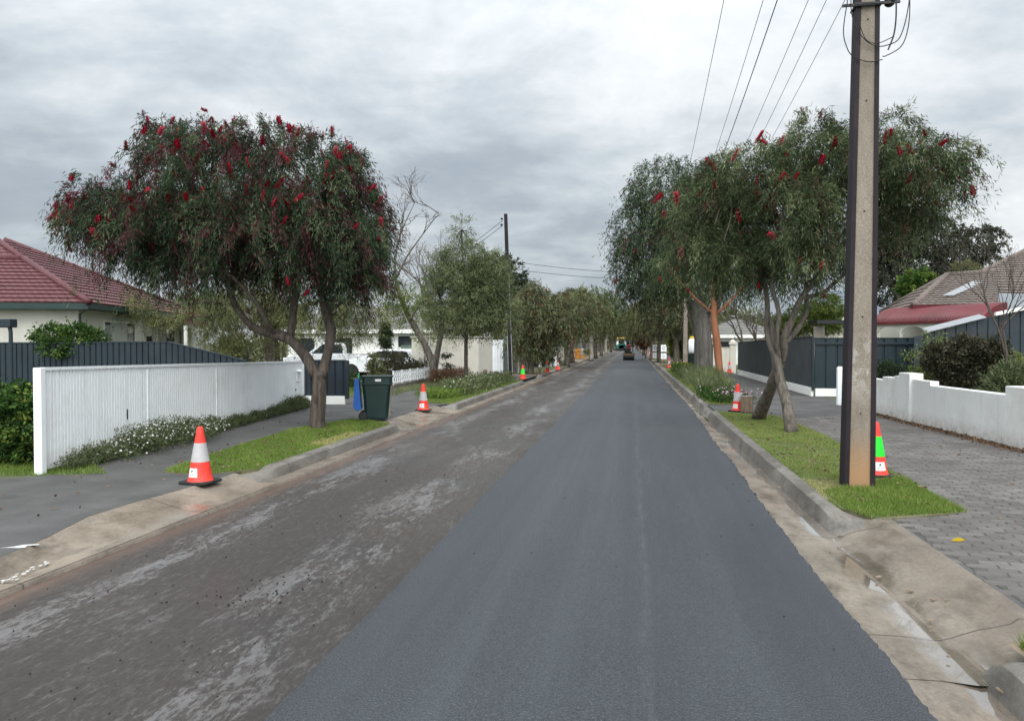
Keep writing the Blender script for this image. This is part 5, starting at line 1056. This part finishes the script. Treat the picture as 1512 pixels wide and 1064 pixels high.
tree('slim_street_tree', 'slim street tree with a bare orange-brown trunk rising from the flower bed', 'tree', (XU(1065, YO), YO, .12), polys, lob, M['bark_red'], M['lf_bottle2'], 104, 1000, 24, (.16, .03), None, (8, lambda W, O: O[:, 1] < .1, 1.8), 2, .05, twig=.8, droop=.9, tmean=.5, shell=3.5)
# -- drooping street trees on both sides, built three times and copied
def street(label, seed, h, wd, bark, leafm, group, name='street_tree', flowers=None):
    rnd = random.Random(seed); b = Vector((0, 0, 0)); f = h*.30
    j = lambda a: rnd.uniform(-a, a)
    polys = [([(0, 0, -.1), (j(.1), j(.1), f*.6), (j(.15), j(.1), f)], [.26, .19, .18])]
    for k in range(4):
        a = k*1.57+j(.5); r = wd*.3; polys.append(([(0, 0, f*.92), (math.cos(a)*r*.4, math.sin(a)*r*.4, f+h*.15), (math.cos(a)*r, math.sin(a)*r, f+h*.4)], [.13, .10, .05]))
    lob = [((0, 0, h*.72), (wd*.36, wd*.36, h*.22))]
    for k in range(6):
        a = k*1.047+j(.4); lob.append(((math.cos(a)*wd*.30, math.sin(a)*wd*.30, h*(.60+.16*rnd.random())), (wd*.24, wd*.24, h*.17)))
    return tree(name, label, 'tree', b, polys, lob, M[bark], M[leafm], seed, 820, 22, (.25, .062), group, flowers, 1, .06, twig=.85, droop=.9, tmean=.45, tcl=.2, shell=3.5, drytips=.10)
def place(proto, u, Y, sc, rz, label, side_x=None, first=False):
    o = proto if first else copy_tree(proto); x = XU(u, Y) if side_x is None else side_x
    o.location = (x, Y, .1); o.scale = (sc, sc, sc); o.rotation_euler[2] = rz; o['label'] = label; return o
GRL, GRR = 'street trees along the left kerb', 'street trees along the right kerb'
SA = street('', 201, 6.6, 5.6, 'bark_grey', 'lf_street', GRL); SB = street('', 202, 7.6, 6.0, 'bark_pale', 'lf_feather', GRL); SD = street('', 203, 7.2, 6.2, 'bark_dark', 'lf_olive', GRL)
tw = [PL([(784, 562), (782, 540), (779, 520), (774, 500)], [.16, .12, .10, .08], 43), PL([(785, 562), (786, 535), (787, 505), (785, 480)], [.14, .10, .09, .06], 43)]
lob = [LB(790, 455, 30, 32, 43, 1.4), LB(772, 485, 18, 36, 43, 1.1), LB(815, 470, 26, 34, 43, 1.3), LB(800, 495, 34, 22, 43, 1.3), LB(790, 430, 16, 14, 43, .7)]
tree('street_tree', 'twin-stemmed street tree with a few red flowers just past the slender leaning pole', 'tree', (XU(784, 43), 43, .12), tw, lob, M['bark_grey'], M['lf_street'], 205, 1300, 22, (.19, .042), GRL, (9, lambda W, O: (O[:, 1] < .2) & (W[:, 2] > 3.6), 1.6), 2, .05, twig=.8, droop=1.0, tmean=.5, tcl=.2, drytips=.08)
place(SA, 838, 60, .92, .4, 'street tree with a thin curved trunk in front of the pale cream boundary wall', first=True)
place(SD, 844.5, 68, .98, 2.0, 'straight grey-trunked street tree next after the thin curved one', first=True)
place(SB, 873, 84, 1.12, 1.0, 'tall brown-grey street tree just beyond the orange barrier boards', first=True)
for i, (u, Y, s, pr, lb) in enumerate(((880, 98, 1.05, SD, 'second street tree beyond the orange barrier boards'), (888, 118, 1.15, SA, 'third street tree beyond the orange barrier boards'), (895, 142, 1.2, SB, 'fourth street tree beyond the orange barrier boards'), (902, 172, 1.25, SD, 'street tree just before the distant paving machine on its left'), (907, 215, 1.3, SA, 'street tree level with the distant paving machine on its left'), (912, 270, 1.5, SB, 'farthest street tree on the left kerb'))):
    place(pr, u, Y, s, 1.3*i, lb)
for i, (u, Y, s, pr, lb) in enumerate(((1000, 58, 1.0, SA, 'first drooping street tree beyond the second concrete pole'), (974, 72, .98, SD, 'street tree whose trunk stands between the two white road signs'), (962, 86, 1.0, SA, 'street tree just behind the two white road signs'), (956, 102, 1.05, SB, 'second street tree behind the two white road signs'), (950, 126, 1.05, SD, 'third street tree behind the two white road signs'), (946, 158, 1.15, SB, 'fourth street tree behind the two white road signs'), (943, 200, 1.25, SA, 'street tree level with the paving machine on its right'), (940, 255, 1.4, SD, 'farthest street tree on the right kerb'))):
    o = place(pr, u, Y, s, .9*i+.5, lb); o['group'] = GRR
# end of the street and the wooded suburb behind the houses
far = [SA, SB, SD]
lbs = ['distant tree closing the far end of the street', 'background tree rising behind the left-hand houses', 'background tree rising behind the right-hand houses']
rnd = random.Random(31)
for i, (x, Y, s) in enumerate(((-4, 420, 1.7), (3, 430, 1.5), (8, 410, 1.7), (-10, 400, 1.6), (0, 470, 2.0))): o = place(far[i % 3], 0, Y, s, i*1.1, lbs[0], x); o['group'] = 'trees at the end of the street'
for i, (u, Y, s) in enumerate(((300, 62, .95), (420, 70, .9), (520, 75, .8), (585, 80, .85), (650, 90, .9), (215, 70, .8), (700, 72, .85), (770, 95, .95), (810, 120, 1.0), (740, 110, 1.1))): o = place(far[(i+1) % 3], u, Y, s, i*.8, lbs[1]); o['group'] = 'trees behind the left-hand houses'
for i, (u, Y, s) in enumerate(((1010, 105, 1.0), (1045, 92, .8), (1090, 88, .75), (1140, 95, .8), (1190, 80, .7), (1250, 82, .7))): o = place(far[i % 3], u, Y, s, i*.8, lbs[2]); o['group'] = 'trees behind the right-hand houses'
for sx_, nm in ((-1, 30), (1, 33)):
    rr = random.Random(nm); lb_ = [((sx_*(12.5+rr.uniform(-1.5, 2.5)), Y, rr.uniform(2, 3.6)), (3.0, 5.0, rr.uniform(2.2, 3.6))) for Y in range(95, 420, 9)]
    o, _, _, _ = crown('far_trees', lb_, 2600, 16, (.8, .3), M['lf_street' if sx_ < 0 else 'lf_olive'], None, nm, twig=1.2, droop=.8, shell=6, jit=.3, tmean=.4); tag(o, kind='stuff')
o, _, _, _ = crown('far_trees', [((x, 436+abs(x)*.6, 2.5+.5*(x % 3)), (4.0, 3.0, 3.6)) for x in range(-16, 18, 3)], 900, 16, (.9, .35), M['lf_dark'], None, 44, twig=1.2, droop=.8, shell=6, jit=.3, tmean=.5); tag(o, kind='stuff')
rngl = np.random.default_rng(5); n = 900; q = np.concatenate([np.stack([rngl.uniform(2.2, 3.45, 330), rngl.uniform(8.6, 19.5, 330)], 1), np.stack([rngl.uniform(-6.5, -5.15, 300), rngl.uniform(9.8, 16, 300)], 1), np.stack([rngl.uniform(3.4, 6.2, 150), rngl.uniform(5, 20, 150)], 1), np.stack([rngl.uniform(-8, -5.6, 120), rngl.uniform(6.5, 20, 120)], 1)]); zq = np.concatenate([np.full(630, .15), np.full(270, .124)]); D = rngl.normal(size=(n, 3)); D[:, 2] *= .15
tag(np_mesh('fallen_leaves', leaf_quads(np.column_stack([q, zq+rngl.random(n)*.012]), D, .055*(.5+rngl.random(n)), .022*(.6+rngl.random(n)), rngl), 4, bpy.data.materials['dead_leaves'], None, rngl.random(n)), kind='stuff')
# -- feathery tree with a pointed leader, dark round tree behind it
YF = 30.7
polys = [PL([(690, 572), (688, 540), (688, 500), (686, 450), (684, 400), (682, 340)], [.10, .085, .08, .06, .04, .015], YF), PL([(688, 500), (665, 470), (650, 440)], [.05, .035, .015], YF), PL([(687, 480), (715, 450), (740, 420)], [.05, .035, .015], YF)]
lob = [LB(683, 345, 10, 20, YF, .3), LB(682, 378, 26, 20, YF, .7), LB(690, 410, 42, 24, YF, 1.1), LB(700, 440, 52, 26, YF, 1.4), LB(690, 470, 52, 24, YF, 1.4), LB(650, 440, 22, 40, YF, .8), LB(740, 450, 22, 42, YF, .8), LB(720, 400, 26, 26, YF, .8), LB(648, 395, 10, 16, YF, .4)]
tree('feathery_tree', 'feathery grey-green tree with a pointed leader on a thin dark trunk in the left verge', 'tree', (XU(690, YF), YF, .12), polys, lob, M['post_wood'], M['lf_feather'], 106, 2400, 26, (.13, .022), None, None, 3, .03, twig=.6, droop=.25, tmean=.5, tcl=.22, hang=.1, shell=3, gap=-1.15)
YD = 62
tree('dense_dark_tree', 'dense dark round tree rising behind the feathery tree and the slender pole', 'tree', (XU(735, YD), YD, .1), [PL([(735, 540), (735, 500), (735, 460)], [.4, .35, .2], YD)], [LB(735, 420, 38, 38, YD, 2.5), LB(758, 440, 16, 28, YD, 1.4), LB(715, 430, 30, 40, YD, 2.4)], M['bark_dark'], M['lf_dark'], 107, 1000, 26, (.28, .10), None, None, 1, .08, twig=.7, droop=.2, hang=0)
# -- bare and half-bare trees of the left gardens
YV = 33.5
bt = [PL([(641, 560), (640, 540), (625, 505, .1), (605, 470, .2), (592, 440, .2), (583, 400, .3), (590, 350, .3), (612, 300, .3)], [.24, .19, .14, .12, .10, .06, .03, .012], YV), PL([(641, 545), (648, 510), (652, 480), (650, 440), (640, 400)], [.16, .13, .11, .06, .02], YV), PL([(586, 410), (600, 380), (625, 345), (648, 315)], [.05, .04, .025, .01], YV), PL([(606, 472), (620, 450), (640, 430)], [.05, .03, .015], YV), PL([(590, 440), (565, 420), (545, 400)], [.045, .03, .015], YV)]
r_ = empty('leafless_tree', (XU(641, YV), YV, .12), 0, 'leafless forked tree with spreading thin twigs in front of the cream wall', 'tree'); bb = r_.location
limbs('trunk', [([Vector(p)-bb for p in a], c) for a, c in bt], M['bark_grey'], r_)
rnd = random.Random(9); mb = MB()
def twigs(p, d, L, r, lv):
    e = p+d*L; mb.tube([p, p.lerp(e, .5)+Vector((rnd.gauss(0, .05), rnd.gauss(0, .05), rnd.gauss(.02, .04)))*L, e], [r, r*.8, r*.55], 4, False, 0, 0)
    if lv:
        for k in range(3): twigs(p.lerp(e, rnd.uniform(.5, 1)), (d+Vector((rnd.gauss(0, .5), rnd.gauss(0, .5), rnd.gauss(.1, .35)))).normalized(), L*rnd.uniform(.55, .85), r*.62, lv-1)
for a, c in bt[:5]:
    P_ = [Vector(p)-bb for p in a]
    for k in range(2 if len(a) < 6 else 6):
        i = rnd.randrange(len(P_)//2, len(P_)); twigs(P_[i], Vector((rnd.gauss(0, .6), rnd.gauss(0, .6), .8)).normalized(), rnd.uniform(.6, 1.1), .022, 3)
mb.build('twigs', M['twig'], r_)
cr_, _, _, _ = crown('leaves', [(tuple(Vector(LB(u, v, 1, 1, YV, 1)[0])-bb), (a*.03, 1.0, b*.03)) for u, v, a, b in ((578, 440, 26, 34), (600, 455, 30, 26), (620, 440, 26, 22))], 520, 16, (.09, .03), M['lf_yellow'], r_, 55, twig=.4, droop=.4, shell=2, tmean=.45)
bare('leafless_tree', 'tall twiggy leafless tree standing behind the forked one', 'tree', (XU(640, 46), 46, .1), 8.0, 17, .42, 6, .15, leaves=('lf_olive', 1, .09, .1))
bush('orange_leaved_shrub', 'yellow-orange leaved shrub between the forked bare tree and the feathery tree', 'shrub', (XU(628, 36), 36, .1), [((0, 0, 2.4), (.45, .5, .9)), ((.2, 0, 3.0), (.3, .3, .5))], 'lf_yellow', 61, 90, 16, (.10, .04), tmean=.85)
# weeping olive-leaved tree behind the left bottlebrush
YW = 26
polys = [PL([(406, 560), (402, 530), (400, 500), (396, 475)], [.30, .27, .26, .22], YW), PL([(398, 485), (430, 460), (470, 445), (520, 440)], [.14, .1, .06, .02], YW), PL([(397, 480), (360, 455), (310, 445), (250, 450)], [.14, .1, .06, .02], YW), PL([(397, 478), (400, 440), (420, 400)], [.14, .1, .04], YW)]
lob = [LB(225, 462, 38, 14, YW, .8), LB(305, 468, 50, 20, YW, 1.2), LB(370, 460, 50, 30, YW, 1.5), LB(460, 462, 52, 26, YW, 1.4), LB(530, 458, 42, 22, YW, 1.2), LB(400, 425, 70, 26, YW, 1.6), LB(330, 505, 30, 22, YW, .8), LB(510, 490, 36, 20, YW, .8), LB(420, 505, 22, 18, YW, .7), LB(215, 448, 28, 14, YW, .6)]
tree('weeping_tree', 'wide olive-leaved tree with a dark trunk spreading behind the left bottlebrush', 'tree', (XU(404, YW), YW, .115), polys, lob, M['bark_dark'], M['lf_olive'], 108, 2000, 26, (.10, .022), None, None, 3, .03, twig=.5, droop=.55, tmean=.5, tcl=.2, shell=2.6)
# gardens on the left
rows_ = [((x, 0, .52), (.28, .42, .46)) for x in (-2.3, -1.9, -1.5, -1.1, -.8, -.5)]+[((x, .0, .92), (.3, .4, .16)) for x in (-2.1, -1.5, -.95, -.55)]
bush('clipped_hedge', 'dense green hedge with bright new leaves left of the white fence', 'hedge', (-8.02, 9.95, .1), rows_, 'lf_hedge', 62, 1100, 24, (.075, .04), tmean=.45, tcl=.3, twig=.14, shell=6)
bush('overhanging_shrub', 'green leafy shrub spilling over the dark side fence below the house wall', 'shrub', (XU(100, 21.1), 21.1, .1), [((-.5, 0, 1.95), (.5, .4, .28)), ((.3, 0, 1.98), (.6, .4, .28)), ((-.05, -.45, 1.72), (.35, .12, .3)), ((.9, 0, 1.9), (.3, .3, .2))], 'lf_hedge', 63, 300, 22, (.09, .05), tmean=.45)
bush('low_hedge', 'low dark green hedge on the lawn behind the dark panel', 'hedge', (XU(521, 29.5), 29.5, .12), [((-.6, 0, .42), (.5, .4, .40)), ((0, 0, .42), (.5, .4, .40)), ((.45, 0, .38), (.35, .4, .36))], 'lf_hedge', 64, 330, 20, (.08, .045), tmean=.3)
YS = 31.5
def gb(u, v0, v1, hw, leaf, lb, seed, n=260, Y=YS, nm='garden_shrub', ls=(.09, .035), tm=.5, zb=.12, cat='shrub', **kw):
    top = at(u, v0, Y).z-zb; s = (at(u+1, v0, Y)-at(u, v0, Y)).length; w = hw*s; base = at(u, v1, Y).z-zb
    h = (top-base)/2; c = base+h; rr = random.Random(seed*7); lobs = []
    for q in range(9):
        a_ = rr.uniform(0, 6.28); f_ = rr.uniform(.35, .8); e_ = rr.uniform(-.75, .62); sc_ = rr.uniform(.22, .42)
        lobs.append(((math.cos(a_)*w*f_, math.sin(a_)*min(w, 1.2)*f_*.8, c+h*e_), (w*sc_*1.1, w*sc_, h*sc_*.95)))
    return bush(nm, lb, cat, (XU(u, Y), Y, zb), [((0, 0, c-h*.1), (w*.6, min(w, 1.2)*.7, h*.85))]+lobs, leaf, seed, n, 20, ls, tmean=tm, **kw)
gb(590, 519, 562, 38, 'lf_bronze', 'dull bronze-green shrub behind the lace fence beside the wheelie bin', 65, 560, Y=34.5)
gb(374, 494, 550, 46, 'lf_olive', 'loose olive-green garden shrub behind the raked end of the dark side fence', 90, 420, Y=31, ls=(.12, .05), tm=.45)
gb(338, 494, 550, 30, 'lf_hedge', 'dark leafy shrub beside the porch of the red-roofed house', 91, 420, Y=35.5, ls=(.12, .06), tm=.3)
gb(622, 533, 562, 20, 'lf_dark', 'dark green spiky plant at the foot of the forked bare tree', 66, 160, Y=37.5, ls=(.26, .035))
gb(555, 515, 575, 10, 'lf_olive', 'tall brownish flower spikes beside the pickup tail light', 67, 150, Y=28.5)
gb(569, 474, 522, 8, 'lf_dark', 'narrow dark columnar conifer before the white house', 68, 260, Y=46, nm='columnar_conifer', ls=(.14, .05))
tp = empty('cloud_pruned_shrub', (XU(658, 34.5), 34.5, .12), 0, 'small topiary with flat leaf pads in front of the cream wall', 'shrub'); mb = MB(); mb.tube([(0, 0, 0), (.03, 0, .6), (.0, 0, 1.15)], [.02, .016, .01], 5); mb.tube([(.05, 0, 0), (.1, 0, .45), (.06, 0, .8)], [.015, .012, .008], 5); mb.build('stems', M['twig'], tp)
crown('foliage', [((-.25, 0, 1.15), (.35, .2, .06)), ((.1, 0, 1.2), (.22, .2, .07)), ((.12, 0, .72), (.28, .2, .06)), ((-.5, 0, .95), (.2, .15, .06))], 90, 16, (.06, .03), M['lf_dark'], tp, 69, twig=.06, droop=.1, hang=0, jit=.03)
gb(716, 455, 520, 24, 'lf_yellow', 'yellow-green shrub rising behind the green sheet fence', 70, 300, Y=48, ls=(.14, .06), tm=.35)
gb(805, 478, 540, 22, 'lf_dark', 'dark glossy bush above the leaning white boards', 71, 420, Y=58, ls=(.16, .08), tm=.4)
gb(872, 516, 528, 9, 'lf_olive', 'pale rounded grass clump beside the orange barrier boards', 72, 160, Y=84, ls=(.35, .03), tm=.8, nm='grass_clump', cat='plant')
tag(MB().lathe([(.30, 0), (.27, .2), (.26, .42), (.2, .45)], 14, (XU(712, 37.5), 37.5, .12)).build('tree_stump', M['wood_log'], smooth='auto'), 'pale sawn stump before the green sheet fence', 'stump')
# weeds and daisies along the white fence, wild verge beyond the second driveway
def along(s): return np.stack([np.interp(s, [0, 1], [fa[0], fb[0]]), np.interp(s, [0, 1], [fa[1], fb[1]])], 1)
rng = np.random.default_rng(12); n = 900; s = rng.random(n)**.85; P = along(.02+s*.97); offx = .06+np.abs(rng.normal(size=n))*(.10+.22*np.exp(-((s-.22)/.16)**2)); C_ = np.stack([P[:, 0]+offx, P[:, 1], np.full(n, .13)], 1)
hgt = (.09+.25*np.exp(-((s-.24)/.17)**2)+.16*np.exp(-((s-.9)/.1)**2)+.08*np.sin(s*31)**2)*(.5+.8*rng.random(n))
ci = np.repeat(np.arange(n), 46); k = len(ci); t_ = rng.random(k); Pl = C_[ci]+np.stack([rng.normal(size=k)*.07, rng.normal(size=k)*.09, t_*hgt[ci]], 1); D = rng.normal(size=(k, 3))*.7+np.array([.1, 0, .6])
tag(np_mesh('weeds', leaf_quads(Pl, D, .05*(.6+rng.random(k)), .012*(.6+rng.random(k)), rng), 4, M['lf_weed'], None, np.clip(.38+rng.normal(size=k)*.2, 0, 1)), kind='stuff')
pk = [(C_[i][0]+rng.normal()*.08+.06, C_[i][1]+rng.normal()*.1, .13+hgt[i]*(.55+.6*rng.random())) for i in range(n) if .06 < s[i] < .46 for _ in range(1 + i % 2)]
tag(petals('daisies', pk, .034, M['petal_white'], 13), kind='stuff')
def clump(name, pts, n, h, spread, leaf, mat, seed, tm=.5, up=.7):
    rng = np.random.default_rng(seed); C_ = np.array(pts, float); i = rng.integers(0, len(C_), n); t_ = rng.random(n); hh = (C_[i, 3] if C_.shape[1] > 3 else h)
    P = C_[i, :3]+np.stack([rng.normal(size=n)*spread, rng.normal(size=n)*spread*1.3, t_*hh], 1); D = rng.normal(size=(n, 3))*.7+np.array([0, 0, up])
    return tag(np_mesh(name, leaf_quads(P, D, leaf[0]*(.6+rng.random(n)*.8), leaf[1]*(.6+rng.random(n)*.8), rng), 4, mat, None, np.clip(tm+rng.normal(size=n)*.2, 0, 1)), kind='stuff')
rnd = random.Random(77); pts = [(rnd.uniform(-6.5, -5.35), rnd.uniform(24.5, 34.8), .12, rnd.uniform(.2, .55)) for _ in range(240)]
clump('verge_weeds', pts, 15000, .4, .16, (.10, .035), M['lf_weed'], 14, .5)
clump('verge_weeds', [(rnd.uniform(-6.7, -5.6), rnd.uniform(23.2, 26), .12, .22) for _ in range(80)], 5000, .2, .14, (.13, .016), M['lf_grass'], 15, .45, 1.2)
tag(petals('verge_flowers', [(rnd.uniform(-6.4, -5.4), rnd.uniform(24, 34), rnd.uniform(.3, .62)) for _ in range(60)], .05, M['petal_white'], 16), kind='stuff')
clump('reddish_grass', [(rnd.uniform(-8.7, -7.7), rnd.uniform(32, 36.2), .12, .5) for _ in range(90)], 5500, .5, .12, (.2, .012), M['lf_brown'], 17, .6, 1.4)
# flower bed on the right around the orange trunk
clump('flower_bed_leaves', [(rnd.uniform(2.3, 3.35), rnd.uniform(22.9, 27.0), .12, rnd.uniform(.12, .34)) for _ in range(170)], 12000, .3, .13, (.08, .03), M['lf_hedge'], 18, .35)
clump('verge_grass', [(rnd.uniform(2.3, 3.5), rnd.uniform(27, 40), .12, rnd.uniform(.3, .7)) for _ in range(160)], 9000, .5, .14, (.28, .016), M['lf_weed'], 19, .55, 1.5)
tag(petals('pink_daisies', [(2.95+rnd.gauss(0, .3), rnd.uniform(22.8, 26.2), rnd.uniform(.25, .46)) for _ in range(260)], .055, M['petal_pink'], 20), kind='stuff')
clump('yellow_flower_leaves', [(rnd.uniform(2.5, 3.3), rnd.uniform(43, 49), .12, .5) for _ in range(50)], 2600, .5, .16, (.16, .05), M['lf_hedge'], 21, .6)
tag(petals('yellow_flowers', [(rnd.uniform(2.7, 3.3), rnd.uniform(43, 49), rnd.uniform(.45, .75)) for _ in range(26)], .11, M['petal_yellow'], 22), kind='stuff')
# gardens on the right
gb(1425, 490, 590, 55, 'lf_bronze', 'big dark bronze-leaved shrub behind the white garden wall', 80, 900, Y=18.6, ls=(.085, .045), tm=.42, twig=.2)
gb(1492, 540, 600, 34, 'lf_feather', 'grey-green spiky shrub beside the right pillar of the white wall', 81, 420, Y=15.6, ls=(.10, .022), tm=.4, twig=.25, hang=-.4)
gb(1314, 531, 580, 26, 'lf_dark', 'low dark green shrub between the pole and the first wall pillar', 82, 360, Y=21.6, ls=(.05, .03))
gb(1366, 530, 570, 22, 'lf_yellow', 'bright yellow-green low shrub behind the first wall pillar', 83, 260, Y=20.6, ls=(.06, .03), tm=.4)
gb(1500, 526, 560, 24, 'lf_yellow', 'yellow-green hedge under the shed wall at the right edge', 84, 220, Y=21.5, ls=(.06, .03), tm=.55, nm='low_hedge', cat='hedge')
bare('climbing_rose', 'thin upright plant with sparse yellow-green leaves before the dark fence', 'plant', (XU(1362, 22), 22, .1), 2.2, 23, .38, 4, .018, leaves=('lf_yellow', 5, .085, .07))
bare('leafless_shrub', 'bare twiggy small tree behind the white wall at the right edge', 'tree', (XU(1478, 17.4), 17.4, .1), 4.1, 29, .40, 5, .045)
gb(1195, 437, 500, 55, 'lf_yellow', 'feathery yellow-green shrub above the dark mesh fence', 85, 900, Y=36, ls=(.16, .03), tm=.28, nm='feathery_shrub')
gb(1365, 388, 470, 52, 'lf_hedge', 'bright green bushy tree behind the brown tiled roof', 86, 800, Y=47, ls=(.18, .09), tm=.6, nm='garden_tree', cat='tree')
gb(1425, 380, 450, 40, 'lf_olive', 'pale olive bushy tree behind the ridge of the brown tiled roof', 87, 560, Y=49, ls=(.2, .05), tm=.5, nm='garden_tree', cat='tree')
bare('leafless_tree', 'grey leafless spreading tree over the dark mesh fence', 'tree', (XU(1095, 52), 52, .1), 5.6, 37, .55, 5, .13)
bare('leafless_tree', 'smaller grey leafless tree beside the orange trunk', 'tree', (XU(1122, 47), 47, .1), 4.6, 41, .55, 5, .10)
gb(1000, 488, 530, 14, 'lf_yellow', 'yellow-green young tree beside the second concrete pole', 88, 260, Y=60, ls=(.18, .07), tm=.45, nm='young_tree', cat='tree')
gb(951, 474, 512, 14, 'lf_brown', 'reddish-brown drooping small tree near the white road signs', 89, 360, Y=92, ls=(.3, .08), tm=.4, nm='small_tree', cat='tree', hang=.6)
# big gum trees behind the right-hand house
YG = 62
polys = [PL([(1330, 520), (1335, 460), (1340, 400), (1350, 340)], [.5, .45, .35, .15], YG), PL([(1338, 430), (1375, 395), (1420, 360), (1450, 345)], [.25, .2, .12, .05], YG), PL([(1336, 450), (1310, 410), (1290, 370)], [.25, .18, .08], YG)]
lob = [LB(1330, 345, 60, 40, YG, 3.5), LB(1385, 350, 42, 30, YG, 3), LB(1440, 356, 36, 24, YG, 2.6), LB(1300, 385, 40, 45, YG, 3), LB(1350, 395, 42, 30, YG, 3), LB(1415, 385, 34, 22, YG, 2.4), LB(1450, 385, 22, 20, YG, 2), LB(1320, 310, 50, 26, YG, 3), LB(1290, 340, 50, 50, YG, 3.2), LB(1320, 430, 30, 22, YG, 2)]
tree('gum_tree', 'large grey-green gum tree rising behind the brown tiled house', 'tree', (XU(1330, YG), YG, .1), polys, lob, M['bark_pale'], M['lf_gum'], 110, 2100, 26, (.26, .085), None, None, 2, .09, twig=.9, droop=.7, tmean=.45, shell=2.8)
# ------------------------------------------------------------------ sky, sun, exposure
w = bpy.data.worlds.new('World'); SC.world = w; w.use_nodes = True; nt = w.node_tree; nt.nodes.clear()
class WT(NT):
    def __init__(s, nt): s.t = nt
k = WT(nt); out = k.n('ShaderNodeOutputWorld'); tc = k.n('ShaderNodeTexCoord'); dirv = tc.outputs['Generated']
sx, sy, sz = k.xyz(dirv)
SUN_EL, SUN_AZ = 50, 160
sky = k.n('ShaderNodeTexSky'); sky.sky_type = 'NISHITA'; sky.sun_disc = False; sky.sun_elevation = R(SUN_EL); sky.sun_rotation = R(SUN_AZ); sky.air_density = 1.2; sky.dust_density = 2.0
bg1 = k.n('ShaderNodeBackground'); k.l(sky.outputs[0], bg1.inputs[0]); bg1.inputs[1].default_value = .10
zz = k.math('ADD', k.math('MAXIMUM', sz, 0.0), .27)
cmb = k.n('ShaderNodeCombineXYZ'); k.l(k.math('DIVIDE', sx, zz), cmb.inputs[0]); k.l(k.math('DIVIDE', sy, zz), cmb.inputs[1]); cmb.inputs[2].default_value = 3.3
P_ = cmb.outputs[0]
n1 = k.noise(.8, 6, .55, k.map((.75, 1.0, 1), (0, 0, R(-18)), P_), .25); n2 = k.noise(2.3, 7, .62, k.map((.85, 1.0, 1), (0, 0, R(-18)), P_), .22); n3 = k.noise(.16, 3, .5, P_); n4 = k.noise(5.5, 5, .6, k.map((.8, 1.0, 1), (0, 0, R(-18)), P_), .3)
d = k.math('ADD', k.math('MULTIPLY', n1, .62), k.math('ADD', k.math('MULTIPLY', n2, .26), k.math('ADD', k.math('MULTIPLY', n4, .10), k.math('MULTIPLY', n3, .10))))
cl = k.ramp(d, [(.42, (.86, .885, .895)), (.48, (.70, .735, .76)), (.53, (.53, .58, .62)), (.585, (.39, .44, .49)), (.66, (.315, .365, .415))])
# unseen sky overhead and behind the camera boosted to light walls; greyer towards the street end
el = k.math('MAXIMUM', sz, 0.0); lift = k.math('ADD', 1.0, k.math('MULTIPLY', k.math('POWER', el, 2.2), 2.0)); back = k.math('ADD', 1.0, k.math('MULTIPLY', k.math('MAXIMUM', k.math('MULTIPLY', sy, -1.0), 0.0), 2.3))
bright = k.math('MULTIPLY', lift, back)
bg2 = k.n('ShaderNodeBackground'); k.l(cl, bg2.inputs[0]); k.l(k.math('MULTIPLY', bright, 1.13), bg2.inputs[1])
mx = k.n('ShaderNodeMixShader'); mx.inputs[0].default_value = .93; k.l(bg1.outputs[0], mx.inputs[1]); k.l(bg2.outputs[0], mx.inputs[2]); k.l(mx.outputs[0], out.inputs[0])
sun = bpy.data.lights.new('sun', 'SUN'); sun.energy = 1.35; sun.angle = R(28); sun.color = (1.0, .965, .91); so = bpy.data.objects.new('sun', sun); COL.objects.link(so)
# azimuth as in the Sky Texture: rotation measured from +Y towards +X
a = R(SUN_AZ); sd = Vector((math.sin(a)*math.cos(R(SUN_EL)), math.cos(a)*math.cos(R(SUN_EL)), math.sin(R(SUN_EL)))); so.rotation_euler = sd.to_track_quat('Z', 'Y').to_euler(); so.location = (0, 0, 40)
vs = SC.view_settings; vs.view_transform = 'Standard'; vs.look = 'None'; vs.exposure = 0.0; vs.gamma = 1.0; vs.use_curve_mapping = False
SC.cycles.max_bounces = 6; SC.cycles.diffuse_bounces = 3; SC.cycles.transparent_max_bounces = 4; SC.cycles.use_denoising = True
